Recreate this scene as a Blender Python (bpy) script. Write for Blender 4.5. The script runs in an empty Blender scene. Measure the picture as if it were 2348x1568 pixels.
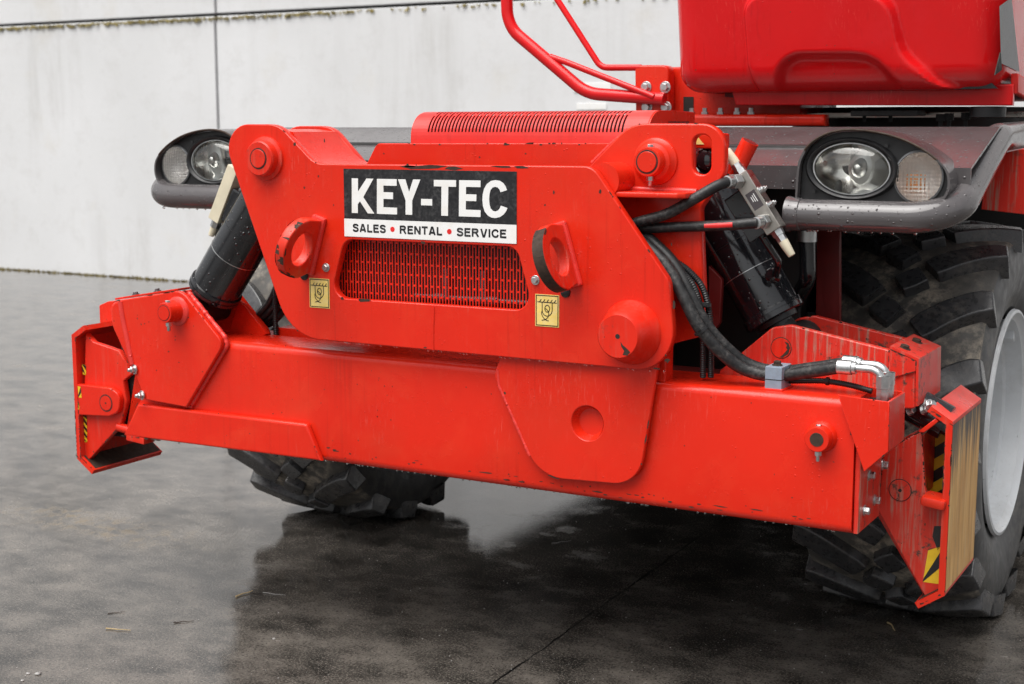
import bpy, bmesh, math, random
from mathutils import Vector, Matrix
from math import sin, cos, pi, radians
random.seed(7)
S = bpy.context.scene
COL = S.collection

# ------------------------------------------------------------------ camera
CAM = Vector((2.02, -3.16, 1.5)); TH = radians(8.5); PH = radians(29.2); FPX = 50/36*2348
cd = bpy.data.cameras.new('camera'); cam = bpy.data.objects.new('camera', cd); COL.objects.link(cam)
cam.location = CAM; cam.rotation_euler = (radians(90)-TH, 0, PH)
cd.lens = 50; cd.sensor_width = 36; cd.clip_start = .05; cd.clip_end = 500
cd.dof.use_dof = True; cd.dof.focus_distance = 3.65; cd.dof.aperture_fstop = 5.6
S.camera = cam
# ------------------------------------------------------------------ sky and sun (overcast)
SUN_EL, SUN_AZ = radians(66), radians(200)
w = bpy.data.worlds.new('World'); S.world = w; w.use_nodes = True
nt = w.node_tree; nt.nodes.clear()
sky = nt.nodes.new('ShaderNodeTexSky'); sky.sky_type = 'NISHITA'; sky.sun_disc = False
sky.sun_elevation = SUN_EL; sky.sun_rotation = SUN_AZ; sky.dust_density = 4; sky.ozone_density = 1
hs = nt.nodes.new('ShaderNodeHueSaturation'); hs.inputs['Saturation'].default_value = .12
bg = nt.nodes.new('ShaderNodeBackground'); bg.inputs['Strength'].default_value = .065
wo = nt.nodes.new('ShaderNodeOutputWorld')
nt.links.new(sky.outputs[0], hs.inputs['Color']); nt.links.new(hs.outputs[0], bg.inputs[0]); nt.links.new(bg.outputs[0], wo.inputs[0])
sl = bpy.data.lights.new('sun', 'SUN'); sl.energy = 1.5; sl.angle = radians(60); sl.color = (1, .97, .93)
so = bpy.data.objects.new('sun', sl); COL.objects.link(so)
sdir = Vector((sin(SUN_AZ)*cos(SUN_EL), cos(SUN_AZ)*cos(SUN_EL), sin(SUN_EL)))
so.rotation_euler = sdir.to_track_quat('Z', 'Y').to_euler()
S.view_settings.view_transform = 'Standard'; S.view_settings.look = 'None'
S.view_settings.gamma = 1; S.view_settings.exposure = 1.35

# ------------------------------------------------------------------ survey helpers: a measured photo point on a real plane
def ray(px, py):
    u = px-1174; v = py-784
    fw = FPX*cos(TH)-v*sin(TH); dn = FPX*sin(TH)+v*cos(TH)
    return Vector((-fw*sin(PH)+u*cos(PH), fw*cos(PH)+u*sin(PH), -dn))
def P(px, py, Y):
    d = ray(px, py); return CAM+d*((Y-CAM.y)/d.y)
def PX(px, py, X):
    d = ray(px, py); return CAM+d*((X-CAM.x)/d.x)
def PZ(px, py, Z=0):
    d = ray(px, py); return CAM+d*((Z-CAM.z)/d.z)
def XZ(pts, Y):
    out = []
    for p in pts:
        q = P(p[0], p[1], Y); out.append((q.x, q.z)+((p[2],) if len(p) > 2 else ()))
    return out

# ------------------------------------------------------------------ materials
MT = {}
def newmat(name):
    m = bpy.data.materials.new(name); m.use_nodes = True; MT[name] = m
    n = m.node_tree.nodes; l = m.node_tree.links
    return m, n, l, n['Principled BSDF']
def N(n, t, **k):
    o = n.new(t)
    for a, b in k.items():
        if a in o.inputs: o.inputs[a].default_value = b
        else: setattr(o, a, b)
    return o
def noise(n, l, vec, scale, detail=3, rough=.55, dist=0):
    o = n.new('ShaderNodeTexNoise'); o.inputs['Scale'].default_value = scale
    o.inputs['Detail'].default_value = detail; o.inputs['Roughness'].default_value = rough
    o.inputs['Distortion'].default_value = dist
    if vec is not None: l.new(vec, o.inputs['Vector'])
    return o.outputs['Fac']
def ramp(n, l, src, a, b, va=0., vb=1.):
    o = n.new('ShaderNodeMapRange'); o.inputs['From Min'].default_value = a; o.inputs['From Max'].default_value = b
    o.inputs['To Min'].default_value = va; o.inputs['To Max'].default_value = vb
    l.new(src, o.inputs['Value']); return o.outputs[0]
def mth(n, l, op, a, b=None):
    o = n.new('ShaderNodeMath'); o.operation = op
    for i, x in enumerate((a, b)):
        if x is None: continue
        if isinstance(x, (int, float)): o.inputs[i].default_value = x
        else: l.new(x, o.inputs[i])
    return o.outputs[0]
def mixc(n, l, f, a, b):
    o = n.new('ShaderNodeMix'); o.data_type = 'RGBA'
    for i, x in ((0, f), (6, a), (7, b)):
        if isinstance(x, (int, float)): o.inputs[i].default_value = x
        elif isinstance(x, tuple): o.inputs[i].default_value = x+(1,) if len(x) == 3 else x
        else: l.new(x, o.inputs[i])
    return o.outputs[2]
def coords(n, l, scale=(1, 1, 1)):
    t = n.new('ShaderNodeTexCoord'); m = n.new('ShaderNodeMapping'); m.inputs['Scale'].default_value = scale
    l.new(t.outputs['Object'], m.inputs[0]); return m.outputs[0]
def drops(n, l, vec, scale, dens):
    """height of little water beads: one per voronoi cell, random size"""
    v = n.new('ShaderNodeTexVoronoi'); v.inputs['Scale'].default_value = scale; l.new(vec, v.inputs['Vector'])
    sep = n.new('ShaderNodeSeparateColor'); l.new(v.outputs['Color'], sep.inputs[0])
    r = ramp(n, l, sep.outputs[0], 1-dens, 1, .02, .34)
    q = mth(n, l, 'DIVIDE', v.outputs['Distance'], r)
    h = mth(n, l, 'SUBTRACT', 1, mth(n, l, 'MULTIPLY', q, q))
    return mth(n, l, 'MAXIMUM', h, 0)
def bump(n, l, h, strength, dist, normal=None):
    b = n.new('ShaderNodeBump'); b.inputs['Strength'].default_value = strength; b.inputs['Distance'].default_value = dist
    l.new(h, b.inputs['Height'])
    if normal is not None: l.new(normal, b.inputs['Normal'])
    return b.outputs[0]

def red_paint(name, col=(.74, .021, .0065), wear=.5, dirt=0., rough=.24, drop=.5, edge=True):
    m, n, l, B = newmat(name)
    v = coords(n, l)
    c2 = tuple(x*.86 for x in col)
    base = mixc(n, l, ramp(n, l, noise(n, l, v, 2.3, 5), .35, .7), col, c2)
    base = mixc(n, l, mth(n, l, 'MULTIPLY', ramp(n, l, noise(n, l, v, 5.5, 6, .7, .5), .5, .78), .35), base, (min(1, col[0]*1.08), col[1]*3.4, col[2]*4))
    base = mixc(n, l, mth(n, l, 'MULTIPLY', ramp(n, l, noise(n, l, v, 1.7, 6, .65), .48, .7), .4), base, (col[0]*.72, col[1]*1.6+.006, col[2]*1.6+.004))
    run = noise(n, l, coords(n, l, (38, 38, 1.1)), 2.1, 3, .5)
    run = mth(n, l, 'MULTIPLY', ramp(n, l, run, .57, .66), ramp(n, l, noise(n, l, v, 2.2, 3), .45, .62))
    base = mixc(n, l, mth(n, l, 'MULTIPLY', run, .34), base, tuple(x*.55 for x in col))
    # faded, chalky scuffs and fine scratches
    scr = noise(n, l, coords(n, l, (70, 70, 7)), 3.2, 4, .6, .6)
    scr = mth(n, l, 'MULTIPLY', ramp(n, l, scr, .58, .74), ramp(n, l, noise(n, l, v, 3.1, 3), .48, .72))
    base = mixc(n, l, mth(n, l, 'MULTIPLY', scr, .42), base, (.85, .22, .17))
    if dirt:
        st = noise(n, l, coords(n, l, (55, 55, 3.2)), 1.6, 5, .65)
        st = mth(n, l, 'MULTIPLY', ramp(n, l, st, .5, .66), ramp(n, l, noise(n, l, v, 6, 4), .36, .62))
        base = mixc(n, l, mth(n, l, 'MULTIPLY', st, dirt), base, (.33, .25, .19))
        gr = mth(n, l, 'MULTIPLY', ramp(n, l, noise(n, l, v, 45, 6, .7), .54, .62), ramp(n, l, noise(n, l, v, 7, 3), .52, .62))
        base = mixc(n, l, mth(n, l, 'MULTIPLY', gr, dirt), base, (.06, .045, .035))
    # chips down to dark primer / rust
    chip = mth(n, l, 'MULTIPLY', ramp(n, l, noise(n, l, v, 75, 2, .5), .765-.02*wear, .78-.02*wear), ramp(n, l, noise(n, l, v, 2.6, 2), .47, .52))
    rust = mixc(n, l, ramp(n, l, noise(n, l, v, 60, 3), .4, .65), (.035, .022, .016), (.11, .045, .02))
    base = mixc(n, l, chip, base, rust)
    l.new(base, B.inputs['Base Color'])
    rg = ramp(n, l, noise(n, l, v, 9, 4), .3, .7, rough-.07, rough+.1)
    rg = mth(n, l, 'ADD', rg, mth(n, l, 'MULTIPLY', chip, .4)); l.new(rg, B.inputs['Roughness'])
    B.inputs['Specular IOR Level'].default_value = .34
    h = mth(n, l, 'ADD', mth(n, l, 'MULTIPLY', noise(n, l, v, 30, 2), .35), mth(n, l, 'MULTIPLY', chip, -.25))
    nb = bump(n, l, h, .12, .004)
    if drop:
        dh = mth(n, l, 'MULTIPLY', drops(n, l, v, 120, drop*.5), ramp(n, l, noise(n, l, v, 4.5, 3), .44, .6))
        nb = bump(n, l, dh, .5, .0024, nb)
    l.new(nb, B.inputs['Normal'])
    return m
red_paint('red', wear=.55, drop=.5)
red_paint('red_dirty', col=(.66, .026, .014), wear=1.1, dirt=.95, rough=.36, drop=.25)
red_paint('red_worn', wear=2.0, dirt=.25, rough=.33, drop=.4)
red_paint('red_hood', col=(.68, .008, .010), wear=.0, rough=.14, drop=.16, edge=False)
red_paint('red_pale', col=(.72, .035, .028), wear=.5, rough=.34, drop=.6)  # slightly paler, rougher red for the engine cover and side fairing

def simple(name, col, rough=.5, metal=0., var=.15, scale=20, bumpiness=0., drop=0., spec=.5, dirtcol=None, dirt=0.):
    m, n, l, B = newmat(name); v = coords(n, l)
    f = ramp(n, l, noise(n, l, v, scale, 5, .6), .3, .7)
    base = mixc(n, l, f, tuple(x*(1-var) for x in col), tuple(min(1, x*(1+var)) for x in col))
    if dirtcol:
        k = mth(n, l, 'MULTIPLY', ramp(n, l, noise(n, l, v, scale*1.7, 6, .72), .45, .62), ramp(n, l, noise(n, l, v, scale*.25, 3), .38, .6))
        base = mixc(n, l, mth(n, l, 'MULTIPLY', k, dirt), base, dirtcol)
    l.new(base, B.inputs['Base Color'])
    l.new(ramp(n, l, noise(n, l, v, scale*2, 4), .3, .7, max(.02, rough*.75), min(1, rough*1.25)), B.inputs['Roughness'])
    B.inputs['Metallic'].default_value = metal; B.inputs['Specular IOR Level'].default_value = spec
    nb = None
    if bumpiness: nb = bump(n, l, noise(n, l, v, scale*6, 4), bumpiness, .002)
    if drop:
        dh = mth(n, l, 'ADD', drops(n, l, v, 70, drop*.7), mth(n, l, 'MULTIPLY', drops(n, l, v, 140, drop*.6), .5))
        nb = bump(n, l, dh, .8, .004, nb)
    if nb is not None: l.new(nb, B.inputs['Normal'])
    return m
simple('grey_paint', (.088, .081, .083), .17, .05, .12, 8, .05, .9, .7)
simple('black_paint', (.008, .0085, .0105), .13, 0, .3, 10, .04, .6, .8, (.04, .04, .045), .2)
simple('black_plastic', (.012, .012, .013), .42, 0, .2, 30, .08)
simple('rubber_hose', (.014, .014, .015), .45, 0, .3, 60, .15, 0, .4, (.16, .15, .14), .35)
simple('zinc', (.55, .56, .56), .38, 1., .12, 60, .1)
simple('steel_block', (.47, .44, .40), .33, 1., .08, 25, .05)
simple('blue_clamp', (.26, .32, .40), .45, .2, .1, 30, .05, 0, .5, (.2, .16, .12), .4)
simple('cream_plastic', (.66, .60, .45), .45, 0, .08, 20)
simple('yellow_label', (.84, .62, .17), .4, 0, .08, 25, 0, 0, .5, (.8, .66, .35), .6)
simple('tape_yellow', (.75, .5, .02), .4, 0, .1, 30)
simple('tape_black', (.012, .012, .012), .42, 0, .2, 30)
simple('rim_paint', (.68, .70, .72), .38, 0, .06, 6, .04, .2, .5, (.3, .28, .25), .3)
simple('lug_rubber', (.038, .0385, .041), .3, 0, .3, 30, .2, 0, .6, (.2, .18, .155), .4)
simple('tyre_rubber', (.085, .080, .073), .62, 0, .3, 14, .35, 0, .4, (.40, .345, .275), .85)
simple('side_rubber', (.055, .056, .058), .5, 0, .3, 14, .2, 0, .5, (.2, .18, .155), .5)
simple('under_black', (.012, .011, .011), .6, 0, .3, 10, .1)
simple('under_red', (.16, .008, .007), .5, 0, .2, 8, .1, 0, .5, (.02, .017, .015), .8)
simple('rust_dark', (.045, .026, .017), .75, .2, .5, 70, .3)
simple('white_print', (.82, .82, .81), .38, 0, .03, 14, 0, 0, .5, (.66, .58, .46), .3)
simple('black_print', (.010, .010, .012), .36, 0, .3, 60, 0, 0, .5, (.10, .10, .10), .5)
simple('red_print', (.70, .02, .02), .4)
simple('label_grey', (.06, .05, .055), .5)
simple('moss', (.21, .17, .06), .9, 0, .6, 9, .3)
simple('straw_mat', (.42, .31, .16), .7, 0, .3, 30)
simple('pebble_mat', (.30, .29, .28), .6, 0, .5, 7)
simple('joint_dark', (.018, .015, .013), .9, 0, .3, 20)
simple('reflector', (.9, .89, .87), .24, 1., .03, 20)
simple('lamp_silver', (.9, .89, .87), .45, .6, .03, 20)
simple('bulb_orange', (.9, .42, .16), .25, 0, .05, 20)
simple('amber_stain', (.33, .20, .07), .4, 0, .2, 20)
simple('screen_mesh', (.16, .165, .17), .4, .6, .1, 300, .5)
simple('weld_red', (.72, .04, .03), .32, 0, .1, 30, .3, .4)

def glass(name, col, rough, grid=0.):
    m, n, l, B = newmat(name)
    B.inputs['Base Color'].default_value = col+(1,); B.inputs['Transmission Weight'].default_value = 1
    B.inputs['Roughness'].default_value = rough; B.inputs['IOR'].default_value = 1.45
    if grid:
        v = coords(n, l); sx = n.new('ShaderNodeSeparateXYZ'); l.new(v, sx.inputs[0])
        a = mth(n, l, 'SINE', mth(n, l, 'MULTIPLY', sx.outputs[0], grid)); b = mth(n, l, 'SINE', mth(n, l, 'MULTIPLY', sx.outputs[2], grid))
        l.new(bump(n, l, mth(n, l, 'ADD', a, b), .9, .0025), B.inputs['Normal'])
    return m
glass('lens_glass', (.93, .93, .90), .03)
glass('ribbed_glass', (.97, .95, .93), .05, 2*pi/.0095)
glass('water', (1, 1, 1), .0); MT['water'].node_tree.nodes['Principled BSDF'].inputs['IOR'].default_value = 1.33

def wood_rust(name):
    m, n, l, B = newmat(name)
    g = noise(n, l, coords(n, l, (8, 8, 1.1)), 4, 6, .62, .4)
    c = mixc(n, l, ramp(n, l, g, .34, .66), (.50, .23, .055), (.84, .53, .20))
    c = mixc(n, l, mth(n, l, 'MULTIPLY', ramp(n, l, noise(n, l, coords(n, l, (9, 9, 1.2)), 5, 5, .65), .52, .74), .4), c, (.60, .50, .37))
    c = mixc(n, l, ramp(n, l, noise(n, l, coords(n, l, (14, 14, .8)), 4, 5, .7), .67, .74), c, (.12, .07, .035))
    sx = n.new('ShaderNodeSeparateXYZ'); l.new(coords(n, l), sx.inputs[0])
    gz = mth(n, l, 'ADD', sx.outputs[2], mth(n, l, 'MULTIPLY', noise(n, l, coords(n, l, (13, 13, 1.0)), 4, 5, .65), .6))
    c = mixc(n, l, ramp(n, l, gz, .98, 1.10), c, (.075, .058, .046))
    l.new(c, B.inputs['Base Color']); B.inputs['Roughness'].default_value = .5; B.inputs['Metallic'].default_value = .1
    l.new(bump(n, l, g, .3, .004), B.inputs['Normal'])
wood_rust('worn_pad')

def concrete_mat():
    m, n, l, B = newmat('concrete')
    v = coords(n, l)
    c = mixc(n, l, ramp(n, l, noise(n, l, v, .8, 6, .6), .35, .7), (.64, .645, .65), (.71, .715, .725))
    st = noise(n, l, coords(n, l, (1.5, 1.5, .16)), 1.3, 7, .72, .3)
    st = mth(n, l, 'MULTIPLY', ramp(n, l, st, .50, .76), ramp(n, l, noise(n, l, v, .55, 3), .40, .62))
    c = mixc(n, l, mth(n, l, 'MULTIPLY', st, .5), c, (.38, .365, .34))
    c = mixc(n, l, mth(n, l, 'MULTIPLY', ramp(n, l, noise(n, l, v, 3.2, 7, .75), .5, .78), .4), c, (.42, .41, .39))
    c = mixc(n, l, mth(n, l, 'MULTIPLY', ramp(n, l, noise(n, l, v, 1.3, 4), .6, .75), .3), c, (.58, .53, .43))
    sp = ramp(n, l, noise(n, l, v, 40, 2), .74, .76); c = mixc(n, l, mth(n, l, 'MULTIPLY', sp, .35), c, (.3, .3, .3))
    l.new(c, B.inputs['Base Color']); B.inputs['Roughness'].default_value = .82
    l.new(bump(n, l, noise(n, l, v, 18, 6), .15, .01), B.inputs['Normal'])
concrete_mat()

def ground_mat():
    m, n, l, B = newmat('wet_concrete_ground')
    v = coords(n, l)
    big = noise(n, l, coords(n, l, (1, 1.3, 1)), 4.2, 9, .66, 0)
    c = mixc(n, l, ramp(n, l, big, .38, .66), (.015, .0138, .0128), (.135, .120, .105))
    fine = noise(n, l, v, 150, 4, .7)
    c = mixc(n, l, mth(n, l, 'MULTIPLY', ramp(n, l, fine, .50, .66), .6), c, (.22, .197, .168))
    c = mixc(n, l, mth(n, l, 'MULTIPLY', ramp(n, l, noise(n, l, v, 110, 4, .65), .53, .64), .65), c, (.010, .009, .008))
    # crack running out from under the machine
    a = PZ(1130, 1568); b = PZ(1560, 1262); dr = (b-a).normalized()
    sx = n.new('ShaderNodeSeparateXYZ'); l.new(v, sx.inputs[0])
    d = mth(n, l, 'ADD', mth(n, l, 'MULTIPLY', mth(n, l, 'SUBTRACT', sx.outputs[0], a.x), -dr.y), mth(n, l, 'MULTIPLY', mth(n, l, 'SUBTRACT', sx.outputs[1], a.y), dr.x))
    d = mth(n, l, 'ADD', d, mth(n, l, 'MULTIPLY', mth(n, l, 'SUBTRACT', noise(n, l, v, 9, 4), .5), .03))
    wd = ramp(n, l, noise(n, l, v, 5, 3), .35, .75, .0015, .0075)
    cr = ramp(n, l, mth(n, l, 'DIVIDE', mth(n, l, 'ABSOLUTE', d), wd), .7, 1.2, 1, 0)
    c = mixc(n, l, cr, c, (.004, .004, .004))
    # dry-ish silt drift
    e = PZ(20, 1160); f = PZ(330, 1228); dr2 = (f-e).normalized()
    d2 = mth(n, l, 'ADD', mth(n, l, 'MULTIPLY', mth(n, l, 'SUBTRACT', sx.outputs[0], e.x), -dr2.y), mth(n, l, 'MULTIPLY', mth(n, l, 'SUBTRACT', sx.outputs[1], e.y), dr2.x))
    al = mth(n, l, 'ADD', mth(n, l, 'MULTIPLY', mth(n, l, 'SUBTRACT', sx.outputs[0], e.x), dr2.x), mth(n, l, 'MULTIPLY', mth(n, l, 'SUBTRACT', sx.outputs[1], e.y), dr2.y))
    L = (f-e).length
    win = mth(n, l, 'MULTIPLY', ramp(n, l, al, -.1, .3), ramp(n, l, al, L-.3, L+.5, 1, 0))
    silt = mth(n, l, 'MULTIPLY', ramp(n, l, mth(n, l, 'ABSOLUTE', mth(n, l, 'ADD', d2, mth(n, l, 'MULTIPLY', mth(n, l, 'SUBTRACT', noise(n, l, v, 3, 4), .5), .5))), .02, .16, 1, 0), win)
    silt = mth(n, l, 'MULTIPLY', silt, ramp(n, l, noise(n, l, v, 16, 6, .75), .46, .58))
    c = mixc(n, l, mth(n, l, 'MULTIPLY', silt, .6), c, (.22, .175, .12))
    l.new(c, B.inputs['Base Color'])
    wet = noise(n, l, coords(n, l, (1, 1.8, 1)), 1.1, 5, .6)
    rg = ramp(n, l, wet, .36, .66, .012, .05)
    rg = mth(n, l, 'ADD', rg, mth(n, l, 'MULTIPLY', ramp(n, l, noise(n, l, coords(n, l, (1, 1.6, 1)), 9, 7, .75), .5, .7), .10))
    rg = mth(n, l, 'ADD', rg, mth(n, l, 'MULTIPLY', ramp(n, l, big, .52, .66), .22))
    rg = mth(n, l, 'ADD', rg, mth(n, l, 'MULTIPLY', silt, .5)); l.new(rg, B.inputs['Roughness'])
    B.inputs['Specular IOR Level'].default_value = .5
    h = mth(n, l, 'ADD', mth(n, l, 'MULTIPLY', noise(n, l, v, 330, 2), .30), mth(n, l, 'MULTIPLY', noise(n, l, v, 85, 5, .7), .75))
    h = mth(n, l, 'SUBTRACT', h, mth(n, l, 'MULTIPLY', cr, 2.))
    l.new(bump(n, l, h, .055, .004), B.inputs['Normal'])
ground_mat()

# ------------------------------------------------------------------ mesh helpers
def finish(ob, name, mat, parent, smooth=True, ang=32, wn=False):
    me = ob.data
    me.name = name
    if mat: me.materials.append(MT[mat])
    if smooth:
        for p in me.polygons: p.use_smooth = True
        me.set_sharp_from_angle(angle=radians(ang))
    COL.objects.link(ob)
    if parent is not None: ob.parent = parent
    if wn:
        md = ob.modifiers.new('weighted', 'WEIGHTED_NORMAL'); md.keep_sharp = True
    return ob
def mesh(name, vs, fs, mat, parent=None, smooth=True, ang=32, recalc=True, bev=0., seg=2, merge=False):
    me = bpy.data.meshes.new(name); bm = bmesh.new()
    bv = [bm.verts.new(v) for v in vs]
    for f in fs:
        try: bm.faces.new([bv[i] for i in f])
        except ValueError: pass
    if merge: bmesh.ops.remove_doubles(bm, verts=bm.verts[:], dist=1e-5)
    if recalc: bmesh.ops.recalc_face_normals(bm, faces=bm.faces[:])
    if bev:
        es = [e for e in bm.edges if len(e.link_faces) == 2 and e.calc_face_angle(0) > .35]
        bmesh.ops.bevel(bm, geom=es, offset=bev, segments=seg, profile=.5, affect='EDGES', clamp_overlap=True)
    bm.to_mesh(me); bm.free()
    return finish(bpy.data.objects.new(name, me), name, mat, parent, smooth, 40 if bev else ang, bool(bev))
def fillet(pts, k=6):
    """closed 2D polygon with a corner radius per point"""
    out = []; n = len(pts)
    for i in range(n):
        p = pts[i]; r = p[2] if len(p) > 2 else 0
        a = Vector(pts[i-1][:2]); b = Vector(p[:2]); c = Vector(pts[(i+1) % n][:2])
        if r <= 0: out.append((b.x, b.y)); continue
        u = (a-b); v = (c-b); lu, lv = u.length, v.length; u /= lu; v /= lv
        ang = u.angle(v); t = r/math.tan(ang/2); t = min(t, lu*.49, lv*.49); r = t*math.tan(ang/2)
        bis = (u+v).normalized(); cen = b+bis*(r/sin(ang/2))
        s = b+u*t; e = b+v*t; a0 = math.atan2(s.y-cen.y, s.x-cen.x); a1 = math.atan2(e.y-cen.y, e.x-cen.x)
        da = (a1-a0+pi) % (2*pi)-pi
        kk = max(2, int(k*abs(da)/(pi/2))+1)
        for j in range(kk+1):
            t_ = a0+da*j/kk; out.append((cen.x+r*cos(t_), cen.y+r*sin(t_)))
    return out
def circ(x, z, r, n=28, rz=None):
    rz = rz or r
    return [(x+r*cos(2*pi*i/n), z+rz*sin(2*pi*i/n)) for i in range(n)]
def slab(name, pts, th, mat, parent, frame, holes=(), bev=.003, seg=1):
    """flat plate: outline in a local frame (origin, ex, ey), thickness along -ez from the face (ez points to the viewer)"""
    cu = bpy.data.curves.new(name, 'CURVE'); cu.dimensions = '2D'; cu.fill_mode = 'BOTH'
    cu.extrude = max(th/2-bev, 1e-5); cu.bevel_depth = bev; cu.bevel_resolution = seg; cu.offset = -bev if bev else 0
    for loop in (pts,)+tuple(holes):
        sp = cu.splines.new('POLY'); sp.points.add(len(loop)-1); sp.use_cyclic_u = True
        for i, p in enumerate(loop): sp.points[i].co = (p[0], p[1], 0, 1)
    tmp = bpy.data.objects.new('tmp', cu)
    me = bpy.data.meshes.new_from_object(tmp); bpy.data.objects.remove(tmp); bpy.data.curves.remove(cu)
    o, ex, ey = [Vector(a) for a in frame]; ez = ex.cross(ey)
    M = Matrix(((ex.x, ey.x, ez.x, 0), (ex.y, ey.y, ez.y, 0), (ex.z, ey.z, ez.z, 0), (0, 0, 0, 1)))
    M.translation = o-ez*(th/2); me.transform(M)
    return finish(bpy.data.objects.new(name, me), name, mat, parent, True, 50)
WEAR = {'front_plate': .55, 'lug_plate': .45, 'cross_plate': .9, 'cheek': .8, 'tab_plate': .5, 'web': 1.2, 'hinge_lug': .9, 'cap_front': 1.6, 'hose_guard': 1.0,
        'reinforcement': .7, 'flange': .9, 'gusset': 1.2, 'rear_lug_plate': .5}
flk = []
def edge_flakes(loop, y, dens):
    """slivers of lost paint along the edge of a plate, in clusters"""
    n = len(loop); ph = random.uniform(0, 9)
    for i in range(n):
        a = Vector(loop[i]); b = Vector(loop[(i+1) % n]); d = b-a; L = d.length
        if L < 1e-5: continue
        d /= L; nn = Vector((-d.y, d.x)); s_ = random.random()*.01
        while s_ < L:
            c = a+d*s_; cl = .5+.5*sin(c.x*11+ph)*sin(c.y*13+2*ph)
            if random.random() < dens*(.03+.5*cl**3):
                w_ = random.choice((.002, .003, .004, .006, .012))*random.uniform(.7, 1.3); h_ = random.uniform(.0010, .0028); m_ = 7; vs = []
                for k_ in range(m_):
                    t = 2*pi*k_/m_; r_ = random.uniform(.6, 1.2); q = c+d*(w_*cos(t)*r_)+nn*(h_*sin(t)*r_); vs.append((q.x, y-.0004, q.y))
                flk.append((vs, [tuple(range(m_))]))
            s_ += random.uniform(.006, .014)
def fplate(name, pts, y, th, mat, parent, holes=(), bev=.003, k=6, seg=1):
    if name in WEAR: edge_flakes(fillet(pts, k), y, WEAR[name])
    """plate facing the front (-Y); pts (X, Z[, radius]); y = front face"""
    return slab(name, fillet(pts, k), th, mat, parent, ((0, y, 0), (1, 0, 0), (0, 0, 1)), holes, bev, seg)
def splate(name, pts, x, th, mat, parent, holes=(), bev=.003, sgn=1):
    """plate facing sideways; pts (Y, Z[, r]); x = outer face, sgn=+1 faces +X"""
    if sgn > 0: fr = ((x, 0, 0), (0, 1, 0), (0, 0, 1)); q = pts
    else: fr = ((x, 0, 0), (0, -1, 0), (0, 0, 1)); q = [(-p[0],)+tuple(p[1:]) for p in pts]
    return slab(name, fillet(q), th, mat, parent, fr, holes, bev)
def basis(ax):
    ax = Vector(ax).normalized(); t = Vector((0, 0, 1)) if abs(ax.z) < .9 else Vector((1, 0, 0))
    u = ax.cross(t).normalized(); return ax, u, ax.cross(u)
def lathe_geo(o, ax, prof, n=28, ph=0., caps=True):
    ax, u, v = basis(ax); o = Vector(o); vs = []; fs = []
    for d, r in prof:
        for i in range(n):
            a = 2*pi*i/n+ph; vs.append(o+ax*d+u*(r*cos(a))+v*(r*sin(a)))
    for j in range(len(prof)-1):
        for i in range(n):
            fs.append((j*n+i, j*n+(i+1) % n, (j+1)*n+(i+1) % n, (j+1)*n+i))
    if caps: fs.append(tuple(range(n-1, -1, -1))); m = (len(prof)-1)*n; fs.append(tuple(range(m, m+n)))
    return vs, fs
def lathe(name, o, ax, prof, mat, parent, n=28, ang=32, caps=True):
    vs, fs = lathe_geo(o, ax, prof, n, 0., caps); return mesh(name, vs, fs, mat, parent, True, ang)
def join_geo(parts):
    V = []; Fc = []
    for vs, fs in parts:
        k = len(V); V += list(vs); Fc += [tuple(i+k for i in f) for f in fs]
    return V, Fc
def bolt(name, o, ax, r, mat, parent, h=None, stud=0., washer=True):
    h = h or r*.8; g = []
    b = 0
    if washer: g.append(lathe_geo(o, ax, [(-.001, r*1.45), (r*.22, r*1.45), (r*.28, r*1.38)], 20)); b = r*.28
    g.append(lathe_geo(Vector(o)+Vector(ax).normalized()*b, ax, [(-.001, r), (h*.85, r), (h, r*.86)], 6, random.random()))
    if stud: g.append(lathe_geo(Vector(o)+Vector(ax).normalized()*b, ax, [(0, r*.55), (h+stud*.8, r*.55), (h+stud, r*.45)], 12))
    return mesh(name, *join_geo(g), mat, parent, True, 30)
def spline(pts, k=8):
    q = [Vector(p) for p in pts]; q = [2*q[0]-q[1]]+q+[2*q[-1]-q[-2]]; out = []
    for i in range(1, len(q)-2):
        for j in range(k):
            t = j/k
            out.append(.5*((2*q[i])+(q[i+1]-q[i-1])*t+(2*q[i-1]-5*q[i]+4*q[i+1]-q[i+2])*t*t+(3*q[i]-q[i-1]-3*q[i+1]+q[i+2])*t**3))
    out.append(q[-2]); return out
def bend(pts, r, k=6):
    """polyline in 3D with rounded corners"""
    q = [Vector(p) for p in pts]; out = [q[0]]
    for i in range(1, len(q)-1):
        rr = r[i-1] if isinstance(r, (list, tuple)) else r
        u = (q[i-1]-q[i]); v = (q[i+1]-q[i]); lu, lv = u.length, v.length; u.normalize(); v.normalize()
        ang = u.angle(v)
        if ang > 3.1: out.append(q[i]); continue
        t = min(rr/math.tan(ang/2), lu*.49, lv*.49); rr = t*math.tan(ang/2)
        cen = q[i]+(u+v).normalized()*(rr/sin(ang/2)); a = q[i]+u*t-cen; b = q[i]+v*t-cen
        tot = a.angle(b)
        for j in range(k+1):
            f = j/k; out.append(cen+(a*sin((1-f)*tot)+b*sin(f*tot))/sin(tot))
    out.append(q[-1]); return out
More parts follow.
